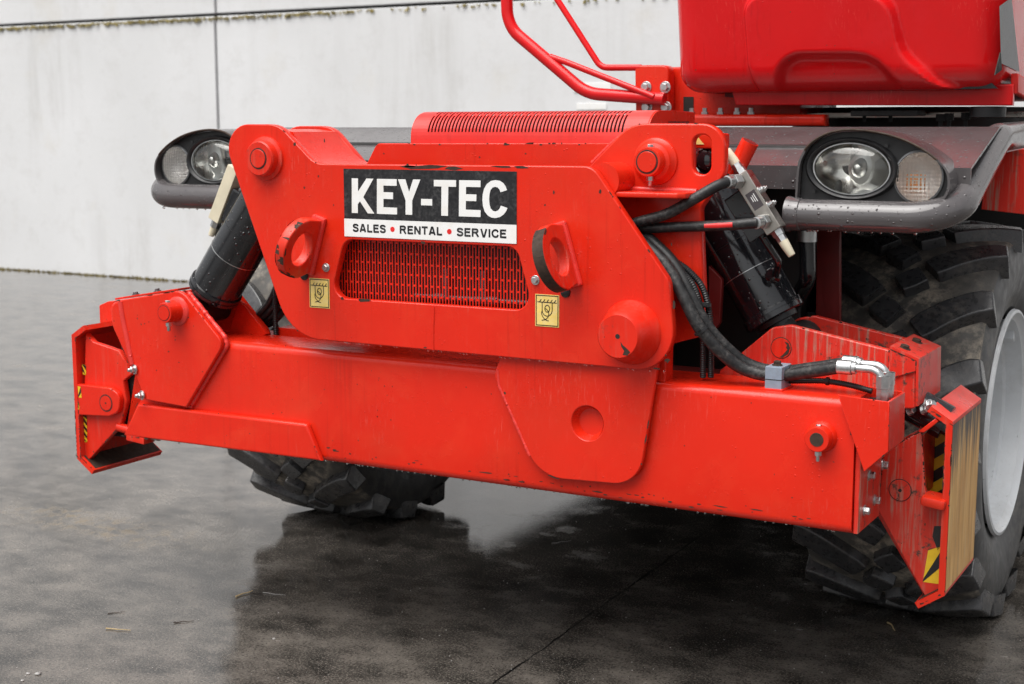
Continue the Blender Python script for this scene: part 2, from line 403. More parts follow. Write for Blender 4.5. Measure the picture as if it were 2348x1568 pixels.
def tube_geo(path, r, n=14, rf=None):
    vs = []; fs = []; T0 = (path[1]-path[0]).normalized(); _, u, v = basis(T0); m = len(path)
    for i, p in enumerate(path):
        T = (path[min(i+1, m-1)]-path[max(i-1, 0)]).normalized()
        u = (u-T*u.dot(T)).normalized(); v = T.cross(u); rr = rf(i/(m-1), i) if rf else r
        for j in range(n):
            a = 2*pi*j/n; vs.append(p+u*(rr*cos(a))+v*(rr*sin(a)))
    for i in range(m-1):
        for j in range(n): fs.append((i*n+j, i*n+(j+1) % n, (i+1)*n+(j+1) % n, (i+1)*n+j))
    fs.append(tuple(range(n-1, -1, -1))); fs.append(tuple(range((m-1)*n, m*n)))
    return vs, fs
def tube(name, path, r, mat, parent, n=14, rf=None):
    vs, fs = tube_geo([Vector(p) for p in path], r, n, rf); return mesh(name, vs, fs, mat, parent, True, 50)
def corrugated(name, path, r, mat, parent):
    q = [Vector(p) for p in path]; L = [0]
    for i in range(1, len(q)): L.append(L[-1]+(q[i]-q[i-1]).length)
    n = int(L[-1]/.0028); out = []; k = 0
    for i in range(n+1):
        s = L[-1]*i/n
        while k < len(q)-2 and L[k+1] < s: k += 1
        t = (s-L[k])/max(1e-6, L[k+1]-L[k]); out.append(q[k].lerp(q[k+1], t))
    return tube(name, out, r, mat, parent, 10, lambda t, i: r*(1 if i % 2 else .82))
def obox_geo(c, ex, ey, ez, sx, sy, sz):
    c = Vector(c); ex, ey, ez = [Vector(a).normalized() for a in (ex, ey, ez)]; vs = []
    for i in (-1, 1):
        for j in (-1, 1):
            for k in (-1, 1): vs.append(c+ex*(i*sx/2)+ey*(j*sy/2)+ez*(k*sz/2))
    return vs, [(0, 1, 3, 2), (4, 6, 7, 5), (0, 4, 5, 1), (2, 3, 7, 6), (0, 2, 6, 4), (1, 5, 7, 3)]
def obox(name, c, ex, ey, ez, sx, sy, sz, mat, parent, bev=.003):
    return mesh(name, *obox_geo(c, ex, ey, ez, sx, sy, sz), mat, parent, bev=bev)
def box(name, x0, x1, y0, y1, z0, z1, mat, parent, bev=.003):
    return obox(name, ((x0+x1)/2, (y0+y1)/2, (z0+z1)/2), (1, 0, 0), (0, 1, 0), (0, 0, 1), x1-x0, y1-y0, z1-z0, mat, parent, bev)
def extrude_poly(name, pts3, vec, mat, parent, bev=0., seg=2):
    q = [Vector(p) for p in pts3]; n = len(q); vec = Vector(vec)
    vs = q+[p+vec for p in q]; fs = [tuple(range(n)), tuple(range(2*n-1, n-1, -1))]+[(i, (i+1) % n, n+(i+1) % n, n+i) for i in range(n)]
    return mesh(name, vs, fs, mat, parent, bev=bev, seg=seg)
def sheet(name, path_xz_or_yz, a0, a1, axis, th, mat, parent, bev=.0015):
    """bent sheet: 2D polyline with thickness, extruded along X or Y"""
    q = [Vector(p) for p in path_xz_or_yz]; n = len(q); off = []
    for i in range(n):
        d1 = (q[i]-q[i-1]).normalized() if i else (q[1]-q[0]).normalized()
        d2 = (q[i+1]-q[i]).normalized() if i < n-1 else d1
        m = (d1+d2).normalized(); nn = Vector((-m.y, m.x)); off.append(q[i]+nn*(th/max(.4, m.dot(d1))))
    loop = q+off[::-1]
    if axis == 'Y': p3 = [(p.x, a0, p.y) for p in loop]; vec = (0, a1-a0, 0)
    else: p3 = [(a0, p.x, p.y) for p in loop]; vec = (a1-a0, 0, 0)
    m = len(loop); vs = [Vector(p) for p in p3]; vs += [v+Vector(vec) for v in vs]; h = n
    fs = [(i, (i+1) % m, m+(i+1) % m, m+i) for i in range(m)]
    for i in range(n-1):
        a, b, c_, d = i, i+1, m-2-i, m-1-i
        fs += [(a, b, c_, d), (m+a, m+b, m+c_, m+d)]
    return mesh(name, vs, fs, mat, parent, True, 38)
def empty(name, loc=(0, 0, 0), parent=None):
    o = bpy.data.objects.new(name, None); o.location = loc; o.empty_display_size = .1; COL.objects.link(o)
    if parent: o.parent = parent
    return o
def tag(o, label=None, cat=None, group=None, kind=None):
    for k, v in (('label', label), ('category', cat), ('group', group), ('kind', kind)):
        if v: o[k] = v
    return o

# ================================================================== setting
g = mesh('ground', [(-70, -40, 0), (70, -40, 0), (70, 60, 0), (-70, 60, 0)], [(0, 1, 2, 3)], 'wet_concrete_ground', None, False)
tag(g, kind='structure', label='wet dark grey concrete yard with puddled reflections')

WY = 7.6
wall = empty('concrete_wall', (0, WY, 0))
tag(wall, 'tall pale concrete panel wall behind the red machine', 'wall')
def wpart(name, x0, x1, y0, y1, z0, z1, mat, bev=.006):
    return box(name, x0, x1, y0-WY, y1-WY, z0, z1, mat, wall, bev)
for i in range(-3, 5):
    xa = -7.25+6*i; xb = xa+6
    for (z0, z1, dy) in ((.0, 2.572, 0), (2.602, 5.2, .012), (5.226, 7.9, .012)):
        wpart('panel', xa+.016, xb-.016, WY+dy, WY+.2, z0, z1, 'concrete', .008)
wpart('joint_backing', -25, 24, WY+.1, WY+.19, 0.02, 7.8, 'joint_dark', 0)
for (xa, ya, xb, yb) in ((1315, 191, 1400, 210), (1322, 237, 1390, 251)):
    p = P(xa, ya, WY-.01); q = P(xb, yb, WY-.01)
    wpart('white_patch', p.x, q.x, WY-.008, WY+.004, q.z, p.z, 'white_print', .001)
# moss along the foot of the wall and lichen on the joint ledge
def tuft_geo(c, s, flat=1.):
    vs, fs = [], []
    for k in range(4):
        a = random.uniform(0, 2*pi); d = Vector((cos(a), sin(a)*.5, 0))*s; up = Vector((random.uniform(-.4, .4)*s, -random.uniform(0, .5)*s, s*random.uniform(.5, 1.4)*flat))
        b = Vector(c)+Vector((random.uniform(-s, s), random.uniform(-s, 0)*.6, 0)); m = len(vs)
        vs += [b-d*.5, b+d*.5, b+d*.2+up, b-d*.35+up*.8]; fs.append((m, m+1, m+2, m+3))
    return vs, fs
gs = []
x = -12.
while x < -3.2:
    if random.random() < .8: gs.append(tuft_geo((x, WY-.012-random.random()*.05, 0), random.uniform(.006, .022)))
    x += random.uniform(.004, .014)
ms = mesh('moss_strip', *join_geo(gs), 'moss', None, False, recalc=False); tag(ms, 'thin line of brown moss along the foot of the wall', 'moss', kind='stuff')
gs = []
x = -11.2
while x < -2.2:
    d = .9 if x < -7.4 else (.55 if x < -5.4 else .12)
    if x < -3 or x > -2.9:
        if random.random() < d: gs.append(tuft_geo((x, WY-.004, 2.568-random.random()*.02), random.uniform(.006, .024), -1.2))
    x += random.uniform(.004, .012)
ms = mesh('lichen_strip', *join_geo(gs), 'moss', None, False, recalc=False); tag(ms, 'yellow-brown lichen hanging below the long joint of the wall', 'lichen', kind='stuff')

# ================================================================== the machine
R = empty('telehandler')
tag(R, 'red telehandler front with stabilizer beam, headlights and large tyres', 'telehandler')

# ---------------- front plate with grille opening
plate_pts = XZ([(500.6, 284.6, .088), (637.5, 284.6, .09), (722, 375.5, .07), (1358.7, 381, .05), (1533.5, 643, .05), (1552, 856, .10), (666, 773, .15)], 0)
gril = fillet(XZ([(789, 548.5, .037), (1184, 566, .037), (1222.5, 713, .04), (757, 682, .04)], 0), 6)
fplate('front_plate', plate_pts, 0, .025, 'red', R, [gril], .003, 8)
# perforated grille sheet behind the opening
def perforated(name, xs, zs, solid, fn, th, mat, parent):
    """grid of cells; cells for which solid() is false are left open"""
    vs = [fn(x, z) for z in zs for x in xs]; nx = len(xs); fs = []
    for j in range(len(zs)-1):
        for i in range(nx-1):
            if solid(i, j): fs.append((j*nx+i, j*nx+i+1, (j+1)*nx+i+1, (j+1)*nx+i))
    ob = mesh(name, vs, fs, mat, parent, False)
    md = ob.modifiers.new('thickness', 'SOLIDIFY'); md.thickness = th; md.offset = 0
    return ob
pitch = .0094; xs = [-.36]; i = 0
while xs[-1] < .33: xs.append(xs[-1]+(.0033 if i % 2 == 0 else pitch-.0033)); i += 1
per = .0565; ztop = 1.2145; zb = []
rows = {0: [], 1: []}
brk = sorted([ztop-.018-per*k for k in range(-1, 5)]+[ztop-.018-per*(k+.5) for k in range(-1, 5)])
zs = [1.015]
for b in brk:
    if 1.02 < b < 1.225: zs += [b-.0026, b+.0026]
zs.append(1.23)
nb = [b for b in brk if 1.02 < b < 1.225]
def gsolid(i, j):
    if i % 2 == 0: return True            # bar
    if j % 2 == 0: return False           # slot
    return ((j//2)+(i//2)) % 2 == 0
perforated('grille', xs, zs, gsolid, lambda x, z: (x, .044, z), .002, 'red', R)
box('grille_shade_back', -.42, .40, .085, .12, 1.005, 1.24, 'under_black', R, 0)  # black backing box: the shade behind the slots put into its colour
for (x0, x1, z0, z1) in ((.0, .018, 1.05, 1.13), (.118, .136, 1.05, 1.13)):
    box('filter_rib', x0, x1, .068, .084, z0, z1, 'grey_paint', R, .002)
lathe('pipe_fitting', (-.09, .076, 1.052), (1, 0, 0), [(0, .007), (.06, .007), (.061, .011), (.1, .011), (.101, .008), (.2, .008), (.201, .012), (.26, .012), (.261, .007), (.36, .007)], 'grey_paint', R, 12)
# welded seam in the middle of the plate
s0 = P(994, 702, -.001); s1 = P(992, 802, -.001)
tube('weld_seam', [s0.lerp(s1, t/12)+Vector((random.uniform(-.001, .001), 0, 0)) for t in range(13)], .004, 'red', R, 8)
for o in R.children:
    if o.name.startswith('weld_seam'): o.location.y = .0022

# ---------------- name sign
sy = -.0016
sg = fplate('name_sign', [(-.2675, 1.2125), (.268, 1.2125), (.268, 1.395), (-.2675, 1.395)], sy+.0002, .0016, 'black_print', R, (), .0002)
wz0, wz1 = 1.2125, 1.2605
fplate('white_band', [(-.2675, wz0), (.268, wz0), (.268, wz1), (-.2675, wz1)], sy-.0004, .0004, 'white_print', sg, (), 0)
def z10(pts, Y=0): return [(lambda q: (q.x, q.z))(P(760.95+a*.23294, 365.3+b*.23294, Y)) for a, b in pts]
LET = [
 [(200, 185), (262, 187), (261, 318), (345, 188), (413, 190), (313, 372), (422, 533), (358, 531), (281, 412), (260, 440), (260, 528), (201, 526)],
 [(448, 191), (643, 194), (642, 260), (512, 257), (512, 322), (607, 325), (606, 391), (512, 388), (512, 470), (646, 476), (646, 542), (448, 535)],
 [(655, 195), (728, 196), (764, 320), (804, 197), (875, 198), (795, 405), (795, 545), (730, 543), (730, 402)],
 [(883, 388), (992, 391), (992, 454), (882, 450)],
 [(1008, 201), (1227, 204), (1226, 270), (1150, 268), (1147, 556), (1081, 553), (1083, 266), (1008, 264)],
 [(1257, 204), (1468, 207), (1467, 273), (1325, 270), (1324, 342), (1427, 345), (1426, 411), (1323, 408), (1322, 494), (1468, 499), (1467, 567), (1254, 560)],
 [(1728, 302), (1712, 262), (1690, 232), (1655, 210), (1612, 203), (1570, 212), (1530, 242), (1502, 290), (1488, 350), (1486, 400), (1492, 460), (1508, 512), (1540, 553), (1575, 572), (1615, 577), (1660, 566), (1695, 542), (1720, 508), (1732, 478), (1667, 455), (1658, 480), (1640, 502), (1615, 512), (1590, 507), (1567, 484), (1556, 440), (1552, 390), (1556, 340), (1566, 300), (1588, 275), (1612, 269), (1636, 276), (1654, 296), (1664, 323)]]
for L in LET: fplate('letter', z10(L), sy-.0006, .0005, 'white_print', sg, (), 0)
GL = {
 'S': (.68, [[(.585, .70), (.54, .85), (.34, .905), (.16, .86), (.10, .74), (.17, .60), (.34, .53), (.52, .46), (.59, .30), (.52, .14), (.34, .095), (.14, .15), (.085, .31)]], 1),
 'A': (.78, [[(.10, 0), (.355, .99)], [(.68, 0), (.425, .99)], [(.2, .28), (.58, .28)], [(.28, .91), (.50, .91)]], 0),
 'L': (.60, [[(.1, 0), (.1, 1)], [(.1, .095), (.6, .095)]], 0),
 'E': (.65, [[(.1, 0), (.1, 1)], [(.1, .905), (.63, .905)], [(.1, .53), (.58, .53)], [(.1, .095), (.65, .095)]], 0),
 'R': (.76, [[(.1, 0), (.1, 1)], [(.1, .905), (.25, .905), (.42, .905), (.56, .86), (.61, .73), (.56, .59), (.42, .53), (.25, .53), (.1, .53)], [(.38, .52), (.47, .42), (.57, .22), (.68, 0)]], 1),
 'N': (.74, [[(.1, 0), (.1, 1)], [(.64, 0), (.64, 1)], [(.12, .97), (.62, .03)]], 0),
 'T': (.66, [[(.33, 0), (.33, 1)], [(0, .905), (.66, .905)]], 0),
 'V': (.74, [[(.1, 1), (.335, .01)], [(.64, 1), (.405, .01)], [(.27, .08), (.47, .08)]], 0),
 'I': (.20, [[(.1, 0), (.1, 1)]], 0),
 'C': (.74, [[(.65, .66), (.57, .84), (.4, .905), (.2, .82), (.1, .6), (.1, .4), (.2, .18), (.4, .095), (.58, .16), (.66, .36)]], 1)}
def word(txt, x0, x1, z0, z1, y, mat, parent):
    tot = sum(GL[c_][0] for c_ in txt)+.10*(len(txt)-1); sc = (x1-x0)/tot; zs_ = z1-z0; x = x0
    for c_ in txt:
        wd_, st_, cur = GL[c_]; g_ = []
        for k_, q in enumerate(st_):
            q = [(a_.x, a_.y) for a_ in spline([(a_, b_, 0) for a_, b_ in q], 5)] if cur and len(q) > 2 else q
            V_, F_ = ribbon([(x+a_*sc, z0+b_*zs_) for a_, b_ in q], .25*zs_)
            g_.append(([(v_.x, y-.00002*k_, v_.y) for v_ in V_], F_))
        mesh('small_letter', *join_geo(g_), mat, parent, False)
        x += (wd_+.10)*sc
def ribbon(pts, w):
    q = [Vector(p) for p in pts]; vs = []; fs = []
    for i, p in enumerate(q):
        d = (q[min(i+1, len(q)-1)]-q[max(i-1, 0)]).normalized(); nn = Vector((-d.y, d.x))*w/2; vs += [p+nn, p-nn]
    for i in range(len(q)-1): fs.append((2*i, 2*i+1, 2*i+3, 2*i+2))
    return vs, fs
for txt, a, b, ya, yb in (('SALES', 210, 535, 632, 714), ('RENTAL', 672, 1090, 652, 736), ('SERVICE', 1233, 1722, 676, 762)):
    q = z10([(a, (ya+yb)/2), (b, (ya+yb)/2)]); zc = 1.2365
    word(txt, q[0][0], q[1][0], zc-.0108, zc+.0108, sy-.0006, 'black_print', sg)
for a in (601, 1160):
    q = z10([(a, 690)])[0]; fplate('bullet', circ(q[0], 1.2365, .0072, 20), sy-.0006, .0004, 'red_print', sg, (), 0)

# ---------------- lifting stickers with the hook pictogram
def ribbon(pts, w):
    q = [Vector(p) for p in pts]; vs = []; fs = []
    for i, p in enumerate(q):
        d = (q[min(i+1, len(q)-1)]-q[max(i-1, 0)]).normalized(); nn = Vector((-d.y, d.x))*w/2; vs += [p+nn, p-nn]
    for i in range(len(q)-1): fs.append((2*i, 2*i+1, 2*i+3, 2*i+2))
    return vs, fs
def picto(cx, cz, sc, y, parent):
    # sticker coordinates: x 300..1160, y 280..1380 in the close-up
    def T(p): return Vector((cx+(p[0]-730)*sc, cz-(p[1]-830-(p[0]-730)*.05)*sc*.93))
    def arc(c, rx, ry, a0, a1, k=18): return [(c[0]+rx*cos(radians(a0+(a1-a0)*i/k)), c[1]+ry*sin(radians(a0+(a1-a0)*i/k))) for i in range(k+1)]
    strokes = [[(365, 512), (1088, 558)]]+[[(455+135*i, 510+8*i), (515+137*i, 415+9*i)] for i in range(5)]
    strokes += [[(545, 525), (548, 780)]+arc((735, 800), 187, 225, 180, 0)[1:]+[(920, 555)],
                arc((737, 757), 90, 125, 0, 360), [(650, 750), (700, 770), (750, 820), (785, 880), (800, 950), (790, 1010), (760, 1070), (700, 1130), (640, 1160), (530, 1175)],
                [(550, 820), (527, 890), (530, 950), (560, 1030), (610, 1100), (680, 1160), (740, 1185), (795, 1195)]]
    g = [ribbon([T(p) for p in s], .0021) for s in strokes]; V, Fc = join_geo(g)
    mesh('pictogram', [(v.x, y, v.y) for v in V], Fc, 'tape_black', parent, False)
for (px, py) in ((733, 672), (1255, 712)):
    c = P(px, py, 0); hw, hh = .034, .041
    st = fplate('lifting_sticker', [(c.x-hw, c.z-hh), (c.x+hw, c.z-hh), (c.x+hw, c.z+hh), (c.x-hw, c.z+hh)], -.0014, .0012, 'yellow_label', R, (), 0)
    b = .0032
    fplate('border', [(c.x-hw+b*.6, c.z-hh+b*.6), (c.x+hw-b*.6, c.z-hh+b*.6), (c.x+hw-b*.6, c.z+hh-b*.6), (c.x-hw+b*.6, c.z+hh-b*.6)], -.0018, .0003, 'tape_black', st,
           [[(c.x-hw+b*1.3, c.z-hh+b*1.3), (c.x+hw-b*1.3, c.z-hh+b*1.3), (c.x+hw-b*1.3, c.z+hh-b*1.3), (c.x-hw+b*1.3, c.z+hh-b*1.3)]], 0)
    picto(c.x, c.z, .0000765, -.0019, st)
for (px, py) in ((748, 613), (1228, 642)): bolt('bolt', P(px, py, 0), (0, -1, 0), .0085, 'zinc', R, .008)
for (px, py) in ((698, 631), (1297, 670)):
    lathe('rubber_plug', P(px, py, 0), (0, -1, 0), [(0, .0135), (.003, .0132), (.006, .010), (.0075, .005), (.008, .001)], 'black_plastic', R, 20)

# ---------------- lifting eyes
def eye(cx, cz, tilt, worn):
    u = Vector((sin(tilt), 0, cos(tilt))); out = Vector((0, -1, 0)); n_ = out.cross(u)
    # outline in (out, u): D-shaped ring, thick plate
    o = []
    for i in range(25):
        a = pi/2-pi*i/24; o.append((.062+.088*cos(a), -.008+.084*sin(a)))
    pts = [(-.002, .070)]+o+[(-.002, -.078)]
    hole = [(.072+.043*cos(2*pi*i/22), -.008+.047*sin(2*pi*i/22)) for i in range(22)]
    e = slab('lifting_eye', pts, .03, worn, R, (Vector((cx, 0, cz))+n_*.015, out, u), [hole], .004, 2)
    obox('weld_base', Vector((cx, -.006, cz))+u*-.004, u, out, n_, .168, .016, .046, 'weld_red', e, .007)
a = P(722, 558, 0); b = P(1300, 580, 0)
eye(a.x, a.z, radians(17), 'red_worn'); eye(b.x, b.z, radians(-17), 'red_worn')
# bare worn outer edge of the right eye
u = Vector((sin(radians(-17)), 0, cos(radians(-17)))); pth = []
vs = []; fs = []
nvec = Vector((0, -1, 0)).cross(u)
for i in range(19):
    a_ = pi/2-.45-(pi-.6)*i/18
    for k_, wd in ((0, -.0152), (1, .0152)):
        vs.append(Vector((b.x, 0, b.z))+Vector((0, -1, 0))*(.062+.0884*cos(a_))+u*(-.008+.0844*sin(a_))+nvec*wd)
for i in range(18): fs.append((2*i, 2*i+1, 2*i+3, 2*i+2))
mesh('bare_edge', vs, fs, 'rust_dark', R, True)
def eye_chips(cx, cz, tilt, n):
    u = Vector((sin(tilt), 0, cos(tilt))); out = Vector((0, -1, 0)); nv = out.cross(u)
    for _ in range(n):
        a0 = random.uniform(-1.35, 1.35); da = random.uniform(.03, .16); side = random.choice((1, 1, -1)); vs = []
        for (kr, ka) in ((1., -1), (1., 1), (random.uniform(.9, .96), .6), (random.uniform(.9, .96), -.7)):
            a_ = a0+da*ka; vs.append(Vector((cx, 0, cz))+out*(.062+.0875*kr*cos(a_))+u*(-.008+.0835*kr*sin(a_))+nv*(side*.0155))
        flk.append((vs, [(0, 1, 2, 3)]))
        if random.random() < .6:
            vs = []
            for (wd_, ka) in ((-.0145, -1), (-.0145, 1), (random.uniform(-.01, .012), .8), (random.uniform(-.01, .012), -.9)):
                a_ = a0+da*ka; vs.append(Vector((cx, 0, cz))+out*(.062+.0887*cos(a_))+u*(-.008+.0847*sin(a_))+nv*(wd_*side))
            flk.append((vs, [(0, 1, 2, 3)]))
a = P(722, 558, 0); eye_chips(a.x, a.z, radians(17), 16); b = P(1300, 580, 0); eye_chips(b.x, b.z, radians(-17), 7)

# ---------------- pins
def pin(name, p, prof, inner, mat='red', n=36):
    o = lathe(name, p, (0, -1, 0), prof, mat, R, n)
    d = prof[-1][0]
    lathe('groove', Vector(p)+Vector((0, -d-.0001, 0)), (0, -1, 0), [(0, inner+.0038), (.0008, inner+.0035)], 'joint_dark', o, n)
    lathe('pin_face', Vector(p)+Vector((0, -d-.0006, 0)), (0, -1, 0), [(0, inner), (.0012, inner), (.0022, inner-.001)], mat, o, n)
    return o
p = P(610, 363, 0); pin('pivot_pin', (p.x, 0, p.z), [(-.002, .062), (.006, .06), (.01, .051), (.03, .0485), (.034, .045)], .0255, 'red_worn')
p = P(1504, 370, .12); RP = p
o = pin('pivot_pin', (p.x, .12, p.z), [(-.002, .06), (.006, .058), (.012, .05), (.022, .046), (.026, .037), (.052, .036), (.055, .034)], .0255)
bolt('bolt', (p.x, .085, p.z+.036), (0, 0, 1), .008, 'zinc', o, .006, 0, False)
bolt('bolt', (p.x, .085, p.z-.036), (0, 0, -1), .0095, 'zinc', o, .012, .012, False)
p = P(1447, 762, 0)
o = lathe('pivot_pin', (p.x, 0, p.z), (0, -1, 0), [(-.002, .081), (.008, .078), (.018, .071), (.034, .068), (.05, .0615), (.071, .057), (.078, .052)], 'red_worn', R, 40)
lathe('centre_hole', (p.x, -.0782, p.z), (0, -1, 0), [(0, .006), (.0004, .006)], 'joint_dark', o, 14)
mesh('chip', [(p.x+x_, -.0785, p.z+z_) for x_, z_ in ((.008, -.012), (.014, -.02), (.02, -.024), (.028, -.03), (.034, -.036), (.026, -.045), (.014, -.044), (.018, -.034), (.01, -.024))], [tuple(range(9))], 'rust_dark', o, False)

# ---------------- right lug plate behind the front plate
ys = .12
slot = fillet(XZ([(1588, 309, .021), (1630, 309, .021), (1630, 400, .021), (1588, 400, .021)], ys), 6)
fplate('lug_plate', XZ([(1340, 392), (1446, 283, .10), (1662, 283, .075), (1662, 398, .03), (1606, 478, .03), (1618, 769), (1549, 786), (1400, 790), (1340, 520)], ys), ys, .028, 'red', R, [slot], .004, 8)
# a bracket tube, shelf and gussets between the two plates
q = [P(x_, y_, .07) for x_, y_ in ((1362, 388), (1418, 388))]
lathe('spacer_tube', (P(1395, 404, .06).x, .026, P(1395, 404, .06).z-.01), (0, 1, 0), [(0, .045), (.094, .045)], 'red', R, 28)
a = P(1405, 452, .03); b = P(1556, 452, .03)
extrude_poly('shelf', [(a.x-.06, .028, a.z), (b.x-.004, .028, a.z), (b.x+.012, .045, a.z), (b.x+.012, .119, a.z), (a.x-.06, .119, a.z)], (0, 0, .014), 'red', R, .004)
tube('weld', spline([(b.x+.012, .117, a.z+.014), (b.x-.05, .117, a.z+.016), (a.x, .117, a.z+.017)], 6), .008, 'weld_red', R, 8)
# lower bracket leg between plate and front beam
fplate('side_bracket', XZ([(1500, 700), (1555, 690), (1619, 768, .01), (1551, 786), (1500, 800)], .105), .105, .013, 'red', R, (), .002)
box('bracket_web', P(1552, 700, .06).x-.05, P(1552, 700, .06).x-.025, .055, .104, .88, 1.02, 'red', R, .003)

# ---------------- left lug: rear plate and bridging saddle
rear = [(x_, z_, r_) for x_, z_, r_ in ((-.70, 1.51, .088), (-.48, 1.51, .09), (-.36, 1.395, .05), (-.36, 1.1, 0), (-.60, 1.1, 0))]
fplate('rear_lug_plate', rear, .235, .025, 'red', R, (), .003, 8)
sd = XZ([(655, 297), (668, 318), (690, 343), (712, 364), (735, 374)], 0)
sheet('saddle', [(x_+.004, z_-.006) for x_, z_ in [(-.515, 1.507)]+sd], .026, .234, 'Y', -.012, 'red', R)
# cross plate above the front plate
fplate('cross_plate', XZ([(836, 385), (864, 328.5, .02), (1470, 328.5), (1470, 400), (836, 400)], .15), .15, .016, 'red', R, (), .002)

# ---------------- curved engine cover with slots
yb0 = .168; zb0 = 1.40
prof = [(yb0, zb0), (yb0, 1.466)]
cr = .075; cy = yb0+cr; cz = 1.478
arc_ = [(cy-cr*cos(t), cz+cr*.92*sin(t)) for t in [radians(a_) for a_ in range(0, 91, 10)]]
prof += arc_+[(.34, 1.5475), (.48, 1.545)]
# resample
def resamp(pl, n):
    q = [Vector(p) for p in pl]; L = [0]
    for i in range(1, len(q)): L.append(L[-1]+(q[i]-q[i-1]).length)
    out = []; k = 0
    for i in range(n+1):
        s = L[-1]*i/n
        while k < len(q)-2 and L[k+1] < s: k += 1
        out.append(q[k].lerp(q[k+1], (s-L[k])/max(1e-9, L[k+1]-L[k])))
    return out, L[-1]
pr, LL = resamp(prof, 46)
xa, xb = -.156, .548
xs = [xa, xa+.02, xa+.045]; pv = .0108
i = 0
while xs[-1] < xb-.06: xs.append(xs[-1]+(.0052 if i % 2 == 0 else pv-.0052)); i += 1
ns = len(xs)-1
xs += [xb-.02, xb]
def vsolid(i, j):
    if i < 2 or i >= ns: return True
    z = pr[j].y; y = pr[j].x
    c = (i-2)
    if c % 2 == 0: return False if False else True
    s = (j+.5)/46*LL
    if s < .092 or s > .205: return True
    if (c//2) % 2 == 0: return abs(s-.152) < .004
    return False
perforated('engine_cover', xs, list(range(47)), vsolid, lambda x, j: (x, pr[j].x, pr[j].y), .003, 'red_pale', R)
sidepts = [(p_.x, p_.y) for p_ in pr]+[(.48, zb0)]
splate('cover_end', sidepts, xb+.004, .004, 'red', R, (), 0)
splate('cover_end', sidepts, xa-.004, .004, 'red', R, (), 0, -1)
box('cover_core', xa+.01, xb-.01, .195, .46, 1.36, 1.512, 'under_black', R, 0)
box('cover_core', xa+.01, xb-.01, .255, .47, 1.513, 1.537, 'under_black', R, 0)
for k in range(16): box('end_slot', xb+.0041, xb+.0046, .30+k*.009, .304+k*.009, 1.505, 1.522, 'joint_dark', R, 0)

# ---------------- front stabilizer beam
yf = .045; yb = .245; zt, zbm = .882, .560; xl, xr = -1.158, 1.138
def rounded_rect(y0, y1, z0, z1, r, k=5): return fillet([(y0, z0, r), (y1, z0, r), (y1, z1, r), (y0, z1, r)], k)
beam = empty('stabilizer_beam', (0, 0, 0), R)
rr = rounded_rect(yf, yb, zbm, zt, .022)
k_ = max(i for i, p_ in enumerate(rr) if abs(p_[0]-yb) < 1e-6 and p_[1] < .7)
rr = rr[:k_+1]+[(yb, .69)]+rr[k_+1:]+[(yf, .69)]
n_ = len(rr); vs = []
for (x_, sl_) in ((xl, 1), (xr, 0)):
    for (y_, z_) in rr: vs.append((x_+(min(.085, .085*(z_-zbm)/.13) if sl_ else 0), y_, z_))
fs = [(i, (i+1) % n_, n_+(i+1) % n_, n_+i) for i in range(n_)]+[tuple(range(n_)), tuple(range(n_, 2*n_))]
mesh('beam_box', vs, fs, 'red', beam, True, 40)
# tab plate hanging over the beam
tabp = XZ([(1158, 790), (1135, 862, .03), (1238, 1093, .11), (1466, 1113, .085), (1513, 820), (1500, 790)], .026)
rc = P(1349, 969.5, .026)
fplate('tab_plate', tabp, .020, .015, 'red', beam, [circ(rc.x, rc.z, .0445, 36)], .003, 8)
lathe('recess', (rc.x, .0445, rc.z), (0, -1, 0), [(0, .046), (.0004, .046), (.0006, .036), (.0015, .0355)], 'red', beam, 36)
lathe('recess_ring', (rc.x, .0212, rc.z), (0, 1, 0), [(0, .0446), (.004, .0437), (.0225, .0335)], 'red', beam, 36, 32, False)
# proud lower reinforcement on the left
rf = XZ([(318, 925), (705, 971.5, .012), (738, 1056.5), (285, 998)], .03)
fplate('reinforcement', rf, .024, .022, 'red', beam, (), .008, 4, 3)
# far end: bottom stop bar, bolt
c = P(292, 995, .03)
lathe('stop_bar', (c.x-.06, .055, c.z+.012), (1, 0, -.12), [(0, .0145), (.11, .0145)], 'red_worn', beam, 18)
lathe('stop_bar_end', (c.x-.0605, .055, c.z+.0121), (-1, 0, .12), [(0, .0140), (.0006, .0135)], 'rust_dark', beam, 18)
obox('stop_block', (c.x+.035, .05, c.z-.012), (1, 0, -.08), (0, 1, 0), (0.08, 0, 1), .075, .05, .022, 'red_worn', beam, .004)
# beam pin at the right
p = P(1884, 1001, yf)
o = lathe('beam_pin', (p.x, yf, p.z), (0, -1, 0), [(-.002, .038), (.006, .036), (.012, .031), (.036, .030), (.039, .028)], 'red', beam, 32)
bolt('bolt', (p.x, .02, p.z+.029), (0, 0, 1), .0075, 'zinc', R, .005, 0, False)
bolt('bolt', (p.x, .02, p.z-.030), (0, 0, -1), .0085, 'zinc', R, .011, .013, False)
lathe('pin_core', (p.x, yf-.0392, p.z), (0, -1, 0), [(0, .0165), (.0008, .016)], 'rust_dark', beam, 28)
# right end plate with four bolts
splate('end_plate', [(.052, .563), (.235, .563), (.24, .70), (.20, .835), (.052, .80)], xr+.016, .014, 'red_dirty', beam, (), .003)
for q in ((1993, 1089), (2023.5, 1065.6), (2005, 1146), (1981, 1170)):
    t = PX(*q, xr+.016); bolt('end_bolt', t, (1, 0, 0), .0095, 'zinc', beam, .012)
